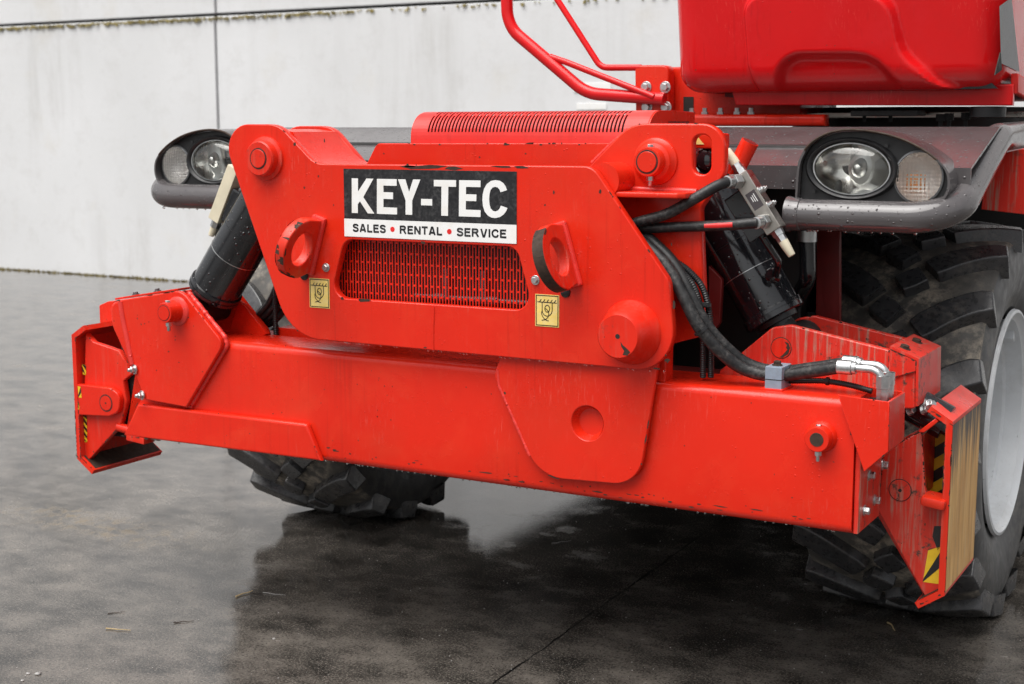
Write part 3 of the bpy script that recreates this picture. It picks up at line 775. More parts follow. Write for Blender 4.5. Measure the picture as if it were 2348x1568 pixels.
# open-topped guard box at the right end
gy0, gy1 = .030, .175
gp = XZ([(1921, 905), (2039, 922), (2037, 1035), (1981, 1082)], gy0)
fplate('hose_guard', gp, gy0, .006, 'red', beam, (), .0015)
A, Bq, Cq, Dq = gp
extrude_poly('guard_side', [(Bq[0], gy0+.0065, Bq[1]), (Bq[0], gy1, Bq[1]), (Cq[0], gy1, Cq[1]), (Cq[0], gy0+.0065, Cq[1])], (-.006, 0, 0), 'red_dirty', beam, .001)
extrude_poly('guard_floor', [(Cq[0]-.001, gy0+.007, Cq[1]-.001), (Cq[0]-.001, gy1, Cq[1]-.001), (Dq[0], gy1, Dq[1]), (Dq[0], gy0+.007, Dq[1])], (-.005, 0, .006), 'red_dirty', beam, .001)
fplate('guard_back', [(A[0], A[1]), (Bq[0]-.007, Bq[1]), (Cq[0]-.007, Cq[1]), Dq], gy1+.001, .006, 'red', beam, (), .001)
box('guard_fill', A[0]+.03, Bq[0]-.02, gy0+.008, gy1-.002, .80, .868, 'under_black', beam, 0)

# ---------------- left arm (cheeks, cap, pin)
arm = empty('stabilizer_arm', (0, 0, 0), R)
cheek = [(-1.128, .985, .006), (-.878, 1.029, .05), (-.722, .88, .03), (-.875, .676, .008), (-1.04, .684, .006), (-1.092, .787, .006)]
fplate('cheek', cheek, .018, .016, 'red', arm, (), .0035, 6)
fplate('cheek', [(x_-(.0 if i else 0), z_, r_) for i, (x_, z_, r_) in enumerate(cheek)], .225, .025, 'red', arm, (), .003, 6)
# rolled edge flange on the outer side of the front cheek
fl = [(-1.128, .985), (-1.172, .968), (-1.18, .93), (-1.108, .79), (-1.085, .78)]
fplate('flange', [(-1.128, .986, .006), (-1.180, .972, .03), (-1.178, .90, .05), (-1.112, .786, .006), (-1.09, .786, .004)], .03, .205, 'red', arm, (), .008, 6, 3)
tube('weld', spline([(-1.124, .019, .980), (-1.114, .019, .92), (-1.098, .019, .85), (-1.086, .019, .79)], 5), .0085, 'weld_red', arm, 10)
# cap over the outer end, top cover with bolts
extrude_poly('end_cap', [P(227, 700, .20), P(247, 691, .20), P(262, 690, .20), P(262, 779, .20), P(230, 776, .20)], (0, .06, 0), 'red', arm, .003)
obox('top_cover', (-1.05, .135, 1.004), (.985, 0, .168), (0, 1, 0), (-.168, 0, .985), .26, .17, .006, 'red_worn', arm, .001)
for x_ in (-1.13, -1.04): bolt('cover_bolt', (x_, .09, 1.0085+(x_+1.05)*.17), (-.168, 0, .985), .008, 'grey_paint', arm, .006)
ap = P(405, 713, .018)
o = lathe('arm_pin', (ap.x, .018, ap.z), (0, -1, 0), [(-.002, .036), (.008, .034), (.014, .0305), (.052, .030), (.055, .0285)], 'red', arm, 32)
lathe('groove', (ap.x, -.0371, ap.z), (0, -1, 0), [(0, .0232), (.0005, .023)], 'joint_dark', arm, 32)
lathe('pin_face', (ap.x, -.0375, ap.z), (0, -1, 0), [(0, .0215), (.001, .0213)], 'red', arm, 32)
bolt('pin_bolt', (ap.x, -.018, ap.z+.0295), (0, 0, 1), .008, 'zinc', arm, .006, 0, False)
bolt('pin_bolt', (ap.x, -.018, ap.z-.0295), (0, 0, -1), .0095, 'zinc', arm, .012, .014, False)
lathe('weld_ring', (ap.x+.004, .018, ap.z), (0, -1, 0), [(0, .044), (.004, .042), (.009, .033)], 'weld_red', arm, 24)
for q in ((309, 847), (326, 906)):
    t = P(*q, .018); bolt('cheek_bolt', (t.x, .018, t.z), (-.35, -.94, 0), .0105, 'zinc', arm, .011, .009)

def bead(pts, r, parent, mat='weld_red'):
    q = []; pp = [Vector(p_) for p_ in pts]
    for a_, b_ in zip(pp, pp[1:]):
        k_ = max(2, int((b_-a_).length/.004)); q += [a_.lerp(b_, t_/k_) for t_ in range(k_)]
    q.append(pp[-1]); sd = [random.uniform(.82, 1.15) for _ in q]
    return tube('weld_bead', q, r, mat, parent, 8, lambda t, i: r*sd[i])
bead([(-.872, .041, 1.022), (-.735, .041, .895), (-.728, .041, .872), (-.872, .041, .682)], .008, arm)
bead([(-.870, .042, .674), (-1.03, .042, .682)], .007, arm)
bead([P(x_, y_, .13) for x_, y_ in ((1358, 374), (1400, 332), (1440, 298))], .006, R)
bead([P(x_, y_, .022) for x_, y_ in ((1141, 846), (1145, 885), (1180, 965), (1215, 1045))], .0045, R)
# ---------------- feet
def foot(side, y0, y1, web_y):
    f = empty('stabilizer_foot', (0, 0, 0), R); s = side
    zt_, zb_ = (.852, .470) if s < 0 else (.800, .385)
    xo = s*1.335 if s < 0 else 1.297
    sec = [(xo-s*.045, zt_+.028), (xo, zt_), (xo, zb_), (xo-s*.055, zb_-.038)]
    sheet('pad', sec, y0, y1, 'Y', .016*s, 'red_worn', f)
    edge_flakes(sec+[(x_+s*.016, z_) for x_, z_ in sec][::-1], y0, 2.2)
    mesh('bare_lip', [(xo-s*.001, y0+.012, zb_+.001), (xo-s*.001, y1-.004, zb_+.001), (xo-s*.0505, y1-.004, zb_-.0345), (xo-s*.0505, y0+.012, zb_-.0345)], [(0, 1, 2, 3)], 'rust_dark', f, False)
    return f, xo, zt_, zb_
fo, xo, zt_, zb_ = foot(-1, .03, .34, .06)
web = XZ([(196, 764), (214, 784), (272, 804), (303, 856), (283, 873), (290, 920, .03), (277, 974, .03), (199, 1060), (190, 1056)], .05)
fplate('web', web, .05, .02, 'red_worn', fo, (), .003)
fplate('hinge_lug', XZ([(176, 880), (252, 889, .02), (276, 905, .035), (274, 945, .035), (250, 955, .02), (178, 951)], .032), .030, .02, 'red', fo, (), .004, 6, 2)
p = P(243, 924, .03)
lathe('groove', (p.x, .0299, p.z), (0, -1, 0), [(0, .0275), (.0006, .0272)], 'joint_dark', fo, 30)
lathe('pin_face', (p.x, .0294, p.z), (0, -1, 0), [(0, .0235), (.001, .0233)], 'red', fo, 30)
lathe('centre_hole', (p.x, .0283, p.z), (0, -1, 0), [(0, .003), (.0003, .003)], 'joint_dark', fo, 10)
def tape(quad, Y, n, parent, skew=.5, name='hazard_tape', keep=1.):
    """striped tape: quad of 4 photo points tl,tr,br,bl on plane Y"""
    a, b, c, d = [P(x_, y_, Y) for x_, y_ in quad]
    base = mesh(name, [a, b, c, d], [(0, 1, 2, 3)], 'tape_yellow', parent, False)
    off = Vector((0, -.0006, 0))
    for i in range(n+1):
        t0 = (i+.0)/n; t1 = (i+.5)/n
        def L_(t): return a.lerp(d, max(0, min(1, t)))
        def R_(t): return b.lerp(c, max(0, min(1, t)))
        pl = [L_(t0-skew/n), L_(t1-skew/n), R_(t1), R_(t0)]
        if (pl[0]-pl[1]).length < 1e-4 and (pl[2]-pl[3]).length < 1e-4: continue
        q = [pl[0]+off]
        for v_ in pl[1:]:
            if (v_+off-q[-1]).length > 1e-5: q.append(v_+off)
        if len(q) >= 3: mesh('stripe', q, [tuple(range(len(q)))], 'tape_black', parent, False)
tape([(188, 951), (199, 953), (200, 1014), (189, 1013)], .0493, 4, fo, .9)
tape([(188, 834), (197, 838), (197, 860), (190, 858)], .0493, 1, fo, .8)
tape([(178, 885), (185, 887), (187, 912), (180, 911)], .0296, 1, fo, -.8)
tape([(178, 921), (181, 923), (182, 939), (179, 938)], .0296, 1, fo, .8)
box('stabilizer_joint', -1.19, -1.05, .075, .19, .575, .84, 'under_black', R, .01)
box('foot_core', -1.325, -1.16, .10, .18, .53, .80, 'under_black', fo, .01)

# right foot, on the rear beam
fo, xo, zt_, zb_ = foot(1, .265, .60, .29)
wy = .30
fplate('web', XZ([(2026, 1035), (2113, 988), (2122, 1128, .01), (2170, 1148), (2167, 1355), (2131, 1386), (2013, 1171)], wy), wy, .018, 'red_dirty', fo, (), .003)
fplate('web', XZ([(2020, 1035), (2145, 962), (2175, 990), (2160, 1360), (2130, 1385), (2005, 1171)], .44), .44, .018, 'red_dirty', fo, (), .003)
splate('rib', [(.318, .60), (.44, .60), (.44, .80), (.318, .79)], 1.236, .012, 'red_dirty', fo, (), .002)
top = XZ([(2146, 962), (2112, 986)], .27)
# front edge strip of the pad
t0 = P(2146, 958, .268)
fplate('gusset', XZ([(2104, 990), (2145, 959), (2152, 966), (2120, 992)], .268), .268, .03, 'red_worn', fo, (), .002)
c = P(2136, 1146, .285)
obox('stop_tab', (c.x+.01, .285, c.z), (1, 0, -.12), (0, 1, 0), (.12, 0, 1), .06, .075, .026, 'red_worn', fo, .008)
tape([(2120, 990), (2200, 992), (2200, 1150), (2120, 1150)], .4385, 3, fo, -.9)
tape([(2128, 1262), (2166, 1250), (2160, 1340), (2116, 1334)], wy-.0007, 1, fo, -.9)
mesh('tape_scrap', [P(x_, y_, wy-.0007) for x_, y_ in ((2142, 1206), (2160, 1206), (2160, 1250), (2150, 1262), (2138, 1230))], [(0, 1, 2, 3, 4)], 'tape_black', fo, False)
p = P(2064, 1123.7, wy)
lathe('groove', (p.x, wy-.0001, p.z), (0, -1, 0), [(0, .0285), (.0006, .0283)], 'joint_dark', fo, 32)
lathe('pin_face', (p.x, wy-.0006, p.z), (0, -1, 0), [(0, .0265), (.001, .0263)], 'red_dirty', fo, 32)
lathe('centre_hole', (p.x, wy-.0017, p.z), (0, -1, 0), [(0, .0045), (.0003, .0045)], 'joint_dark', fo, 12)
# worn sole of the pad
zz0, zz1 = zb_, zt_
mesh('worn_sole', [(xo+.0168, .268, zz0), (xo+.0168, .597, zz0), (xo+.0168, .597, zz1), (xo+.0168, .268, zz1)], [(0, 1, 2, 3)], 'worn_pad', fo, False)

# ---------------- right arm on the rear beam
arm = empty('stabilizer_arm', (0, 0, 0), R)
cy0 = .26
ck = XZ([(1650, 850), (1770, 751, .03), (1812, 745, .03), (2040, 803, .005), (2100, 830), (2100, 937.5, .01), (2060, 937), (1930, 960), (1650, 960)], cy0)
fplate('cheek', ck, cy0, .022, 'red_dirty', arm, (), .0035)
fplate('cheek', [(x_[0],)+tuple(x_[1:]) for x_ in ck], .46, .022, 'red_dirty', arm, (), .0035)
cap = empty('cap_mount', (0, 0, 0), arm) if False else None
x0 = P(2040, 803, cy0).x; x1 = P(2098, 831, cy0).x+.004; zc0 = P(2040, 803, cy0).z; zc1 = P(2098, 831, cy0).z
sheet('arm_cap', [(x0, zc0+.006), (x1, zc1+.006), (x1+.003, zc1-.105)], cy0-.006, .49, 'Y', .006, 'red_dirty', arm)
fplate('cap_front', [(x0, zc0+.004), (x1, zc1+.004), (x1, zc1-.02), (x0, zc0-.07)], cy0-.006, .006, 'red_dirty', arm, (), .001)
for t in (.30, .42):
    bolt('cap_bolt', ((x0+x1)/2-.008, t, (zc0+zc1)/2+.013), (.3, 0, 1), .011, 'rust_dark', arm, .007)
ap2 = P(1791, 797.7, cy0)
lathe('groove', (ap2.x, cy0-.0001, ap2.z), (0, -1, 0), [(0, .0275), (.0006, .0272)], 'rust_dark', arm, 32)
lathe('pin_face', (ap2.x, cy0-.0006, ap2.z), (0, -1, 0), [(0, .0255), (.0012, .0252)], 'red_worn', arm, 32)
mesh('bare_steel', [(ap2.x+x_*.026, cy0-.0021, ap2.z+z_*.026) for x_, z_ in ((.35, .65), (.75, .55), (.93, .1), (.75, -.55), (.2, -.93), (-.1, -.9), (.3, -.55), (.65, -.1), (.5, .1), (.6, .3))], [tuple(range(10))], 'rust_dark', arm, False)
# rear beam box behind the front beam
box('rear_beam', -1.0, 1.10, .262, .44, .60, .86, 'under_red', R, .02)
# link between arm and right foot
lathe('foot_link', (1.19, .35, .83), (.75, 0, -.35), [(0, .045), (.10, .045), (.101, .03), (.12, .03)], 'black_paint', R, 20)
obox('link_plate', (1.262, .36, .80), (.8, 0, -.6), (0, 1, 0), (.6, 0, .8), .10, .10, .03, 'black_paint', R, .008)
for q in ((2132, 928), (2118, 939), (2086, 941)):
    t = P(*q, .30); bolt('link_bolt', t, (.75, -.5, .35), .0095, 'zinc', R, .012)

# ---------------- hydraulic cylinders
def cylinder(top, bot, r, weld):
    top = Vector(top); bot = Vector(bot); ax = (bot-top).normalized(); L = (bot-top).length
    c = lathe('hydraulic_cylinder', top, ax, [(-.03, r*.45), (0, r*.7), (.05, r*.97), (.07, r), (L-.03, r), (L-.028, r*1.07), (L-.018, r*1.075), (L-.0175, r*1.05), (L-.015, r*1.05), (L-.0145, r*1.075), (L-.004, r*1.07), (L, r*1.0)], 'black_paint', R, 48)
    lathe('weld_line', top, ax, [(L*.70, r), (L*.70+.0001, r+.0008), (L*.70+.002, r+.0008), (L*.70+.0021, r)], 'zinc', c, 48)
    lathe('weld_line', top, ax, [(L*.52, r), (L*.52+.0001, r+.0006), (L*.52+.0015, r+.0006), (L*.52+.0016, r)], 'black_plastic', c, 48)
    lathe('rod_gland', bot, ax, [(-.002, r*.75), (.012, r*.72), (.013, r*.5), (.03, r*.48)], 'black_plastic', c, 32)
    lathe('rod', bot, ax, [(0, r*.42), (.10, r*.42)], 'under_black', c, 24)
    return ax
LT = (-.551, .13, 1.42); LB = P(489, 671, .13)
axl = cylinder(LT, LB, .0765, 0)
RT = (RP.x-.012, .37, 1.41); RB = P(1780, 731, .37)
axr = cylinder(RT, RB, .0765, 0)
# grease-blackened rod heads
lathe('rod_eye', (ap.x, .06, ap.z), (0, 1, 0), [(0, .05), (.15, .05)], 'under_black', R, 24)
lathe('rod_eye', (ap2.x, .30, ap2.z), (0, 1, 0), [(0, .05), (.15, .05)], 'under_black', R, 24)
tube('rod_neck', [LB, Vector((ap.x, .13, ap.z))], .035, 'under_black', R, 18)
tube('rod_neck', [RB, Vector((ap2.x, .37, ap2.z))], .035, 'under_black', R, 18)

# right valve block
vy = .17
va = P(1694, 400, vy); vb = P(1774, 530, vy); vax = (vb-va).normalized(); vw = Vector((vax.z, 0, -vax.x)); vw = -vw if vw.x < 0 else vw
vc = (va+vb)/2
vb_ = obox('valve_block', vc+Vector((0, .022, 0)), vax, vw, (0, 1, 0), (vb-va).length, .042, .044, 'steel_block', R, .0025)
obox('mount_block', vc+Vector((0, .03, 0))-vw*.046+vax*.01, vax, vw, (0, 1, 0), .125, .05, .04, 'black_paint', R, .003)
obox('maker_label', vc+Vector((0, -.0004, 0))-vax*.008, vax, vw, (0, 1, 0), .046, .027, .0006, 'label_grey', vb_, 0)
for k in range(3): obox('print_line', vc+Vector((0, -.0009, 0))-vax*(.012)+vw*(.006-.005*k), vax, vw, (0, 1, 0), .022-.004*k, .0018, .0003, 'white_print', vb_, 0)
for sgn, base in ((-1, va), (1, vb)):
    b0 = base+Vector((0, .022, 0))
    lathe('port_fitting', b0, vax*sgn, [(0, .016), (.014, .0155), (.0145, .013), (.03, .013)], 'zinc', vb_, 6)
    lathe('port_cap', b0+vax*sgn*.03, vax*sgn, [(0, .0125), (.012, .012), (.04, .0095), (.042, .0085)], 'cream_plastic', vb_, 20)
for f in (.36, .62):
    for dy in (.010, .032):
        bolt('block_bolt', va.lerp(vb, f)+vw*.021+Vector((0, dy, 0)), vw, .0065, 'zinc', vb_, .008, .004)
n1 = P(1694, 415, vy); n2 = P(1755, 507, vy)
def hose(name, pts, r, end=None, mat='rubber_hose'):
    h = tube(name, spline(pts, 10), r, mat, R, 16)
    if end is not None:
        a, d = Vector(pts[-1]), Vector(end)-Vector(pts[-1]); L = d.length; d.normalize()
        lathe('crimp', a-d*.004, d, [(0, r*.9), (.001, r*1.14), (.018, r*1.14), (.019, r*.9), (.03, r*.9)], 'zinc', h, 18)
        lathe('hose_nut', a+d*.018, d, [(0, r*1.35), (.001, r*1.42), (L-.02, r*1.42), (L-.018, r*1.3)], 'zinc', h, 6)
    return h
hose('hydraulic_hose', [P(1405, 530, .06), P(1465, 509, .065), P(1530, 490, .07), P(1590, 457, .08), P(1640, 428, .10), P(1668, 417, .125)], .0135, n1)
hose('hydraulic_hose', [P(1405, 524, .075), P(1480, 523, .085), P(1560, 520, .095), P(1650, 517, .11), P(1735, 511, .135)], .013, n2)
q0 = P(1613, 515.5, .118); 
m_ = tube('hose_marking', [P(x_, y_, Y_)+Vector((0, -.0058, .0004)) for x_, y_, Y_ in ((1618, 518.2, .1045), (1650, 517, .110), (1682, 515.2, .1185))], .0087, 'red_print', R, 10)
# hose loom down to the beam end
hz = [P(1455, 540, .07), P(1485, 565, .06), P(1530, 612, .05), P(1565, 675, .04), P(1600, 745, .04), P(1645, 800, .06), P(1700, 843, .09), P(1770, 861, .105), P(1850, 853, .10), P(1930, 841, .09)]
h1 = hose('hydraulic_hose', hz, .0155, None)
h2 = hose('hydraulic_hose', [p_+Vector((.004, .032, .006)) for p_ in hz], .0145, None)
e0 = hz[-1]
for k, dv in enumerate((Vector((0, 0, 0)), Vector((.004, .032, .006)))):
    a = e0+dv; ex = P(1995, 846, .088)+dv*.9; dn = P(2024, 905, .088)+dv*.9
    lathe('crimp', a-Vector((.01, 0, 0)), ex-a, [(0, .016), (.002, .0175), (.035, .0175), (.037, .015), (.045, .015)], 'zinc', h1 if k == 0 else h2, 18)
    tube('elbow', bend([a, ex+Vector((.026, 0, 0)), dn]  , .03, 8), .0095, 'zinc', h1 if k == 0 else h2, 16)
    lathe('elbow_nut', dn+Vector((0, 0, .045)), (0, 0, -1), [(0, .013), (.001, .0165), (.03, .0165), (.031, .015), (.06, .015)], 'zinc', h1 if k == 0 else h2, 6)
c = P(1777, 866, .085)
cl = box('hose_clamp', c.x-.021, c.x+.021, .072, .145, c.z-.033, c.z+.028, 'blue_clamp', R, .002)
box('clamp_split', c.x-.0214, c.x+.0214, .0716, .1454, c.z-.004, c.z-.002, 'joint_dark', cl, 0)
bolt('clamp_bolt', (c.x, .10, c.z+.028), (0, 0, 1), .009, 'rust_dark', cl, .009)
box('clamp_foot', c.x-.03, c.x+.026, .065, .15, .8805, .886, 'red', R, .002)
for k, off in enumerate(((0, 0, 0), (.016, .012, 0))):
    o_ = Vector(off)
    corrugated('corrugated_conduit', spline([P(1535, 602, .085)+o_, P(1562, 622, .08)+o_, P(1590, 655, .075)+o_, P(1606, 705, .08)+o_, P(1612, 770, .09)+o_, P(1612, 865, .11)+o_], 8), .0085, 'black_plastic', R)
corrugated('corrugated_conduit', spline([P(1790, 874, .13), P(1850, 873, .13), P(1895, 874, .13), P(1950, 883, .13), P(2000, 897, .13)], 8), .0075, 'black_plastic', R)
def tie(p, ax, r):
    lathe('cable_tie', Vector(p)-Vector(ax).normalized()*.004, ax, [(0, r), (.0005, r+.0015), (.0075, r+.0015), (.008, r)], 'black_plastic', R, 18)
    obox('tie_head', Vector(p)+Vector((0, -r-.003, .004)), ax, (0, 1, 0), Vector(ax).cross((0, 1, 0)), .01, .007, .01, 'black_plastic', R, .001)
tie(P(1608, 757, .042), hz[5]-hz[4], .0185); tie(P(1898, 874, .13), (1, 0, -.02), .0085); tie(P(1620, 700, .082), (.1, 0, -1), .0105)

tube('steel_pipe', bend([P(1742, 530, .20), P(1760, 560, .21), P(1786, 600, .24), P(1778, 632, .29)], .03, 6), .0095, 'black_paint', R, 14)
lathe('pipe_boss', P(1776, 634, .305), (-.2, -1, .4), [(0, .019), (.02, .018), (.024, .013)], 'black_paint', R, 18)
# left valve block
ly = .09
la = P(533, 383, ly); lb = P(487, 506, ly); lax = (lb-la).normalized(); lw = Vector((-lax.z, 0, lax.x)); lw = lw if lw.x < 0 else -lw
lc = (la+lb)/2
lv = obox('valve_block', lc+Vector((0, .02, 0)), lax, lw, (0, 1, 0), (lb-la).length, .04, .04, 'cream_plastic', R, .003)
obox('mount_block', lc+Vector((0, .025, 0))-lw*.042+lax*.02, lax, lw, (0, 1, 0), .11, .042, .045, 'black_paint', R, .008)
lathe('port_fitting', lb+Vector((0, .02, 0)), lax, [(0, .014), (.022, .014)], 'zinc', lv, 6)
lathe('port_cap', lb+Vector((0, .02, 0))+lax*.02, lax, [(0, .0115), (.03, .0095), (.032, .008)], 'cream_plastic', lv, 18)
tube('steel_pipe', bend([P(505, 495, .12), P(500, 520, .12), P(498, 560, .12)], .02), .008, 'black_paint', R, 10)
# cables at the left behind the arm
for k in range(4):
    o_ = Vector((.01*k, .012*k, -.008*k))
    hose('cable', [P(640, 640, .27)+o_, P(618, 690, .26)+o_, P(590, 722, .25)+o_, P(560, 730, .26)+o_, P(520, 720, .29)+o_], .009+.002*(k % 2))
corrugated('corrugated_conduit', spline([P(634, 640, .25), P(631, 700, .25), P(633, 775, .25)], 8), .0085, 'black_plastic', R)
fplate('inner_gusset', XZ([(545, 690), (560, 700), (612, 765), (560, 790), (520, 780)], .20), .20, .018, 'red', R, (), .002)
box('inner_floor', -.72, -.35, .26, .32, .84, .90, 'red', R, .004)

# ---------------- grey bonnet sheet
sheet('bonnet', [(.405, 1.348), (.40, 1.408), (.74, 1.507), (1.2, 1.507)], -1.215, 1.30, 'X', -.006, 'grey_paint', R)
# red pole stub behind the valve block
a = P(1720, 325, .22); b = P(1682, 400, .22); d = (b-a).normalized()
tube('pole_socket', [a, b+d*.0], .0225, 'red', R, 24)
lathe('pole_bore', a-d*.0005, -d, [(0, .019), (.0005, .0188)], 'under_red', R, 24)
# pieces seen through the slot of the lug plate
q = P(1609, 326, .2)
box('warning_housing', q.x-.045, q.x+.03, .20, .32, q.z-.016, 1.49, 'red', R, .006)
a = P(1594, 331, .198); mesh('warning_triangle', [a, a+Vector((.024, 0, 0)), a+Vector((.004, 0, .022))], [(0, 1, 2)], 'yellow_label', R, False)
q = P(1609, 372, .22)
lathe('cylinder_head', (q.x, .27, q.z), (.3, -1, .1), [(0, .03), (.05, .032), (.065, .025), (.07, .012)], 'black_paint', R, 24)

# ---------------- headlights
HY = .335
hout = XZ([(1829, 470), (1830, 440), (1834.7, 380), (1846, 350), (1863, 327), (1900, 304.5), (1949, 295), (2010, 299), (2075, 316.7), (2132, 347), (2173, 384), (2183, 416.6), (2177, 445), (2158, 470)], HY)
hout = [(v_.x, v_.y) for v_ in [Vector((q[0], q[1])) for q in spline([(a_, b_, 0) for a_, b_ in hout], 4)]]
LC = P(1954, 387, HY); IC = P(2107, 406, HY)
def headlight(s):
    H = empty('headlight', (0, 0, 0), R)
    mir = (lambda q: [(s*x_, z_) for x_, z_ in q]) if s > 0 else (lambda q: [(-x_, z_) for x_, z_ in q][::-1])
    outl = mir(hout)
    # bent metal hood round the lamps
    n = len(outl); c_ = Vector((sum(p_[0] for p_ in outl)/n, sum(p_[1] for p_ in outl)/n)); vs = []; fs = []
    for (yy, kk) in ((HY-.022, 0.), (HY+.12, 0.), (HY+.12, .006), (HY-.022, .006)):
        for p_ in outl:
            q = Vector(p_); q = q+(c_-q).normalized()*kk; vs.append((q.x, yy, q.y))
    for k in range(4):
        for i in range(n-1):
            fs.append((k*n+i, k*n+i+1, ((k+1) % 4)*n+i+1, ((k+1) % 4)*n+i))
    fs += [(0, n, 2*n, 3*n), (n-1, 2*n-1, 3*n-1, 4*n-1)]
    mesh('lamp_hood', vs, fs, 'grey_paint', H, True, 35)
    # rusty lip along the top of the hood
    m0, m1 = n//4, 3*n//4
    tube('rusty_lip', [Vector((outl[i][0], HY-.0225, outl[i][1]))+(Vector((c_.x, 0, c_.y))-Vector((outl[i][0], 0, outl[i][1]))).normalized()*.003 for i in range(m0, m1)], .0032, 'rust_dark', H, 6)
    inner = [((Vector(p_)+(c_-Vector(p_)).normalized()*.007).x, (Vector(p_)+(c_-Vector(p_)).normalized()*.007).y) for p_ in outl]
    lx, lz, ix, iz = s*LC.x, LC.z, s*IC.x, IC.z
    A_, B_ = .0965, .0635
    def ell(cx, cz, a, b, n=48, t=0): return [(cx+a*cos(2*pi*i/n)*cos(t)-b*sin(2*pi*i/n)*sin(t), cz+a*cos(2*pi*i/n)*sin(t)+b*sin(2*pi*i/n)*cos(t)) for i in range(n)]
    tl = radians(-4)*s
    fplate('bezel', inner, HY, .012, 'black_plastic', H, [ell(lx, lz, A_, B_, 48, tl), ell(ix, iz, .056, .060, 40)], .001)
    def dome(name, cx, cz, a, b, y0, prof, mat, t=0, n=48, cap=True):
        vs = []; fs = []
        for (dy, f) in prof:
            for (x_, z_) in ell(cx, cz, a*f, b*f, n, t): vs.append((x_, y0+dy, z_))
        for j in range(len(prof)-1):
            for i in range(n): fs.append((j*n+i, j*n+(i+1) % n, (j+1)*n+(i+1) % n, (j+1)*n+i))
        if cap: fs.append(tuple(range((len(prof)-1)*n, len(prof)*n)))
        return mesh(name, vs, fs, mat, H, True, 60)
    # thick black ring, silver ring, reflector bowl, bulb, glass
    dome('lamp_ring', lx, lz, A_, B_, HY, [(.002, 1.22), (-.010, 1.20), (-.016, 1.14), (-.014, 1.06), (-.004, 1.01), (.004, 1.0)], 'black_plastic', tl, cap=False)
    dome('chrome_ring', lx, lz, A_, B_, HY, [(-.004, 1.02), (-.0085, 1.005), (-.0085, .97), (-.002, .955)], 'zinc', tl, cap=False)
    dome('reflector', lx, lz, A_, B_, HY, [(-.001, .965), (.012, .95), (.03, .86), (.05, .66), (.062, .42), (.067, .2)], 'reflector', tl)
    dome('amber_stain', lx, lz-.0, A_, B_, HY, [(.0, .955), (.0115, .94), (.0116, .90), (.0002, .915)], 'amber_stain', tl, cap=False)
    lathe('bulb_shield', (lx+s*.012, HY+.064, lz), (0, -1, 0), [(0, .026), (.012, .024), (.014, .017), (.04, .014), (.048, .009), (.05, .003)], 'zinc', H, 24)
    lathe('side_bulb', (lx-s*.03, HY+.05, lz-.028), (0, -1, 0), [(0, .008), (.016, .008), (.018, .004)], 'black_plastic', H, 14)
    dome('lens', lx, lz, A_, B_, HY, [(-.003, .965), (-.012, .9), (-.021, .72), (-.026, .46), (-.028, .2), (-.0285, .02)], 'lens_glass', tl)
    dome('lens_back', lx, lz, A_, B_, HY, [(-.0005, .96), (-.009, .89), (-.018, .71), (-.023, .45), (-.025, .2), (-.0255, .02)], 'lens_glass', tl)
    # turn indicator
    dome('indicator_bowl', ix, iz, .056, .060, HY, [(-.002, .99), (.01, .95), (.03, .8), (.04, .5), (.044, .2)], 'lamp_silver')
    lathe('indicator_bulb', (ix-s*.012, HY+.04, iz-.012), (0, -1, 0), [(0, .009), (.012, .014), (.022, .011), (.026, .004)], 'bulb_orange' if s > 0 else 'lamp_silver', H, 18)
    dome('indicator_lens', ix, iz, .056, .060, HY, [(-.001, 1.0), (-.009, .97), (-.014, .86), (-.017, .6), (-.019, .3), (-.0195, .02)], 'ribbed_glass')
    dome('indicator_rim', ix, iz, .056, .060, HY, [(-.001, 1.09), (-.006, 1.07), (-.007, 1.0), (-.001, .985)], 'screen_mesh', cap=False)
    for (dx, dz) in ((-.083, -.052), (.078, .052)):
        lathe('screw', (lx+s*dx*1.1, HY-.012, lz+dz*1.1), (0, -1, 0), [(0, .005), (.003, .0045)], 'black_plastic', H, 12)
    # base plate onto the bumper tube
    box('lamp_base', min(s*.885, s*1.25), max(s*.885, s*1.25), HY-.015, HY+.1, 1.318, 1.326, 'grey_paint', H, .001)
    return H
headlight(1); headlight(-1).location.x = .026

# ---------------- bumper tubes
for s in (1, -1):
    tb = [(s*.885, .30, 1.290), (s*1.284, .30, 1.290), (s*1.284, .80, 1.478), (s*1.284, 1.5, 1.492)]
    if s < 0: tb = tb[:2]+[(-1.284, .70, 1.43), (-1.284, 1.3, 1.44)]; tb = [(max(x_, -1.258), y_, z_) for x_, y_, z_ in tb]
    bt = tube('bumper_tube', bend(tb, [.11, .13], 12), .0385, 'grey_paint', R, 28)
    lathe('tube_collar', (s*.8852, .30, 1.290), (-s, 0, 0), [(-.03, .0385), (-.028, .041), (-.008, .042), (0, .045), (.006, .045), (.0062, .04)], 'grey_paint', bt, 28)
    box('tube_strut', min(s*1.20, s*1.262), max(s*1.20, s*1.262), .42, .47, 1.29, 1.41, 'grey_paint', bt, .004)

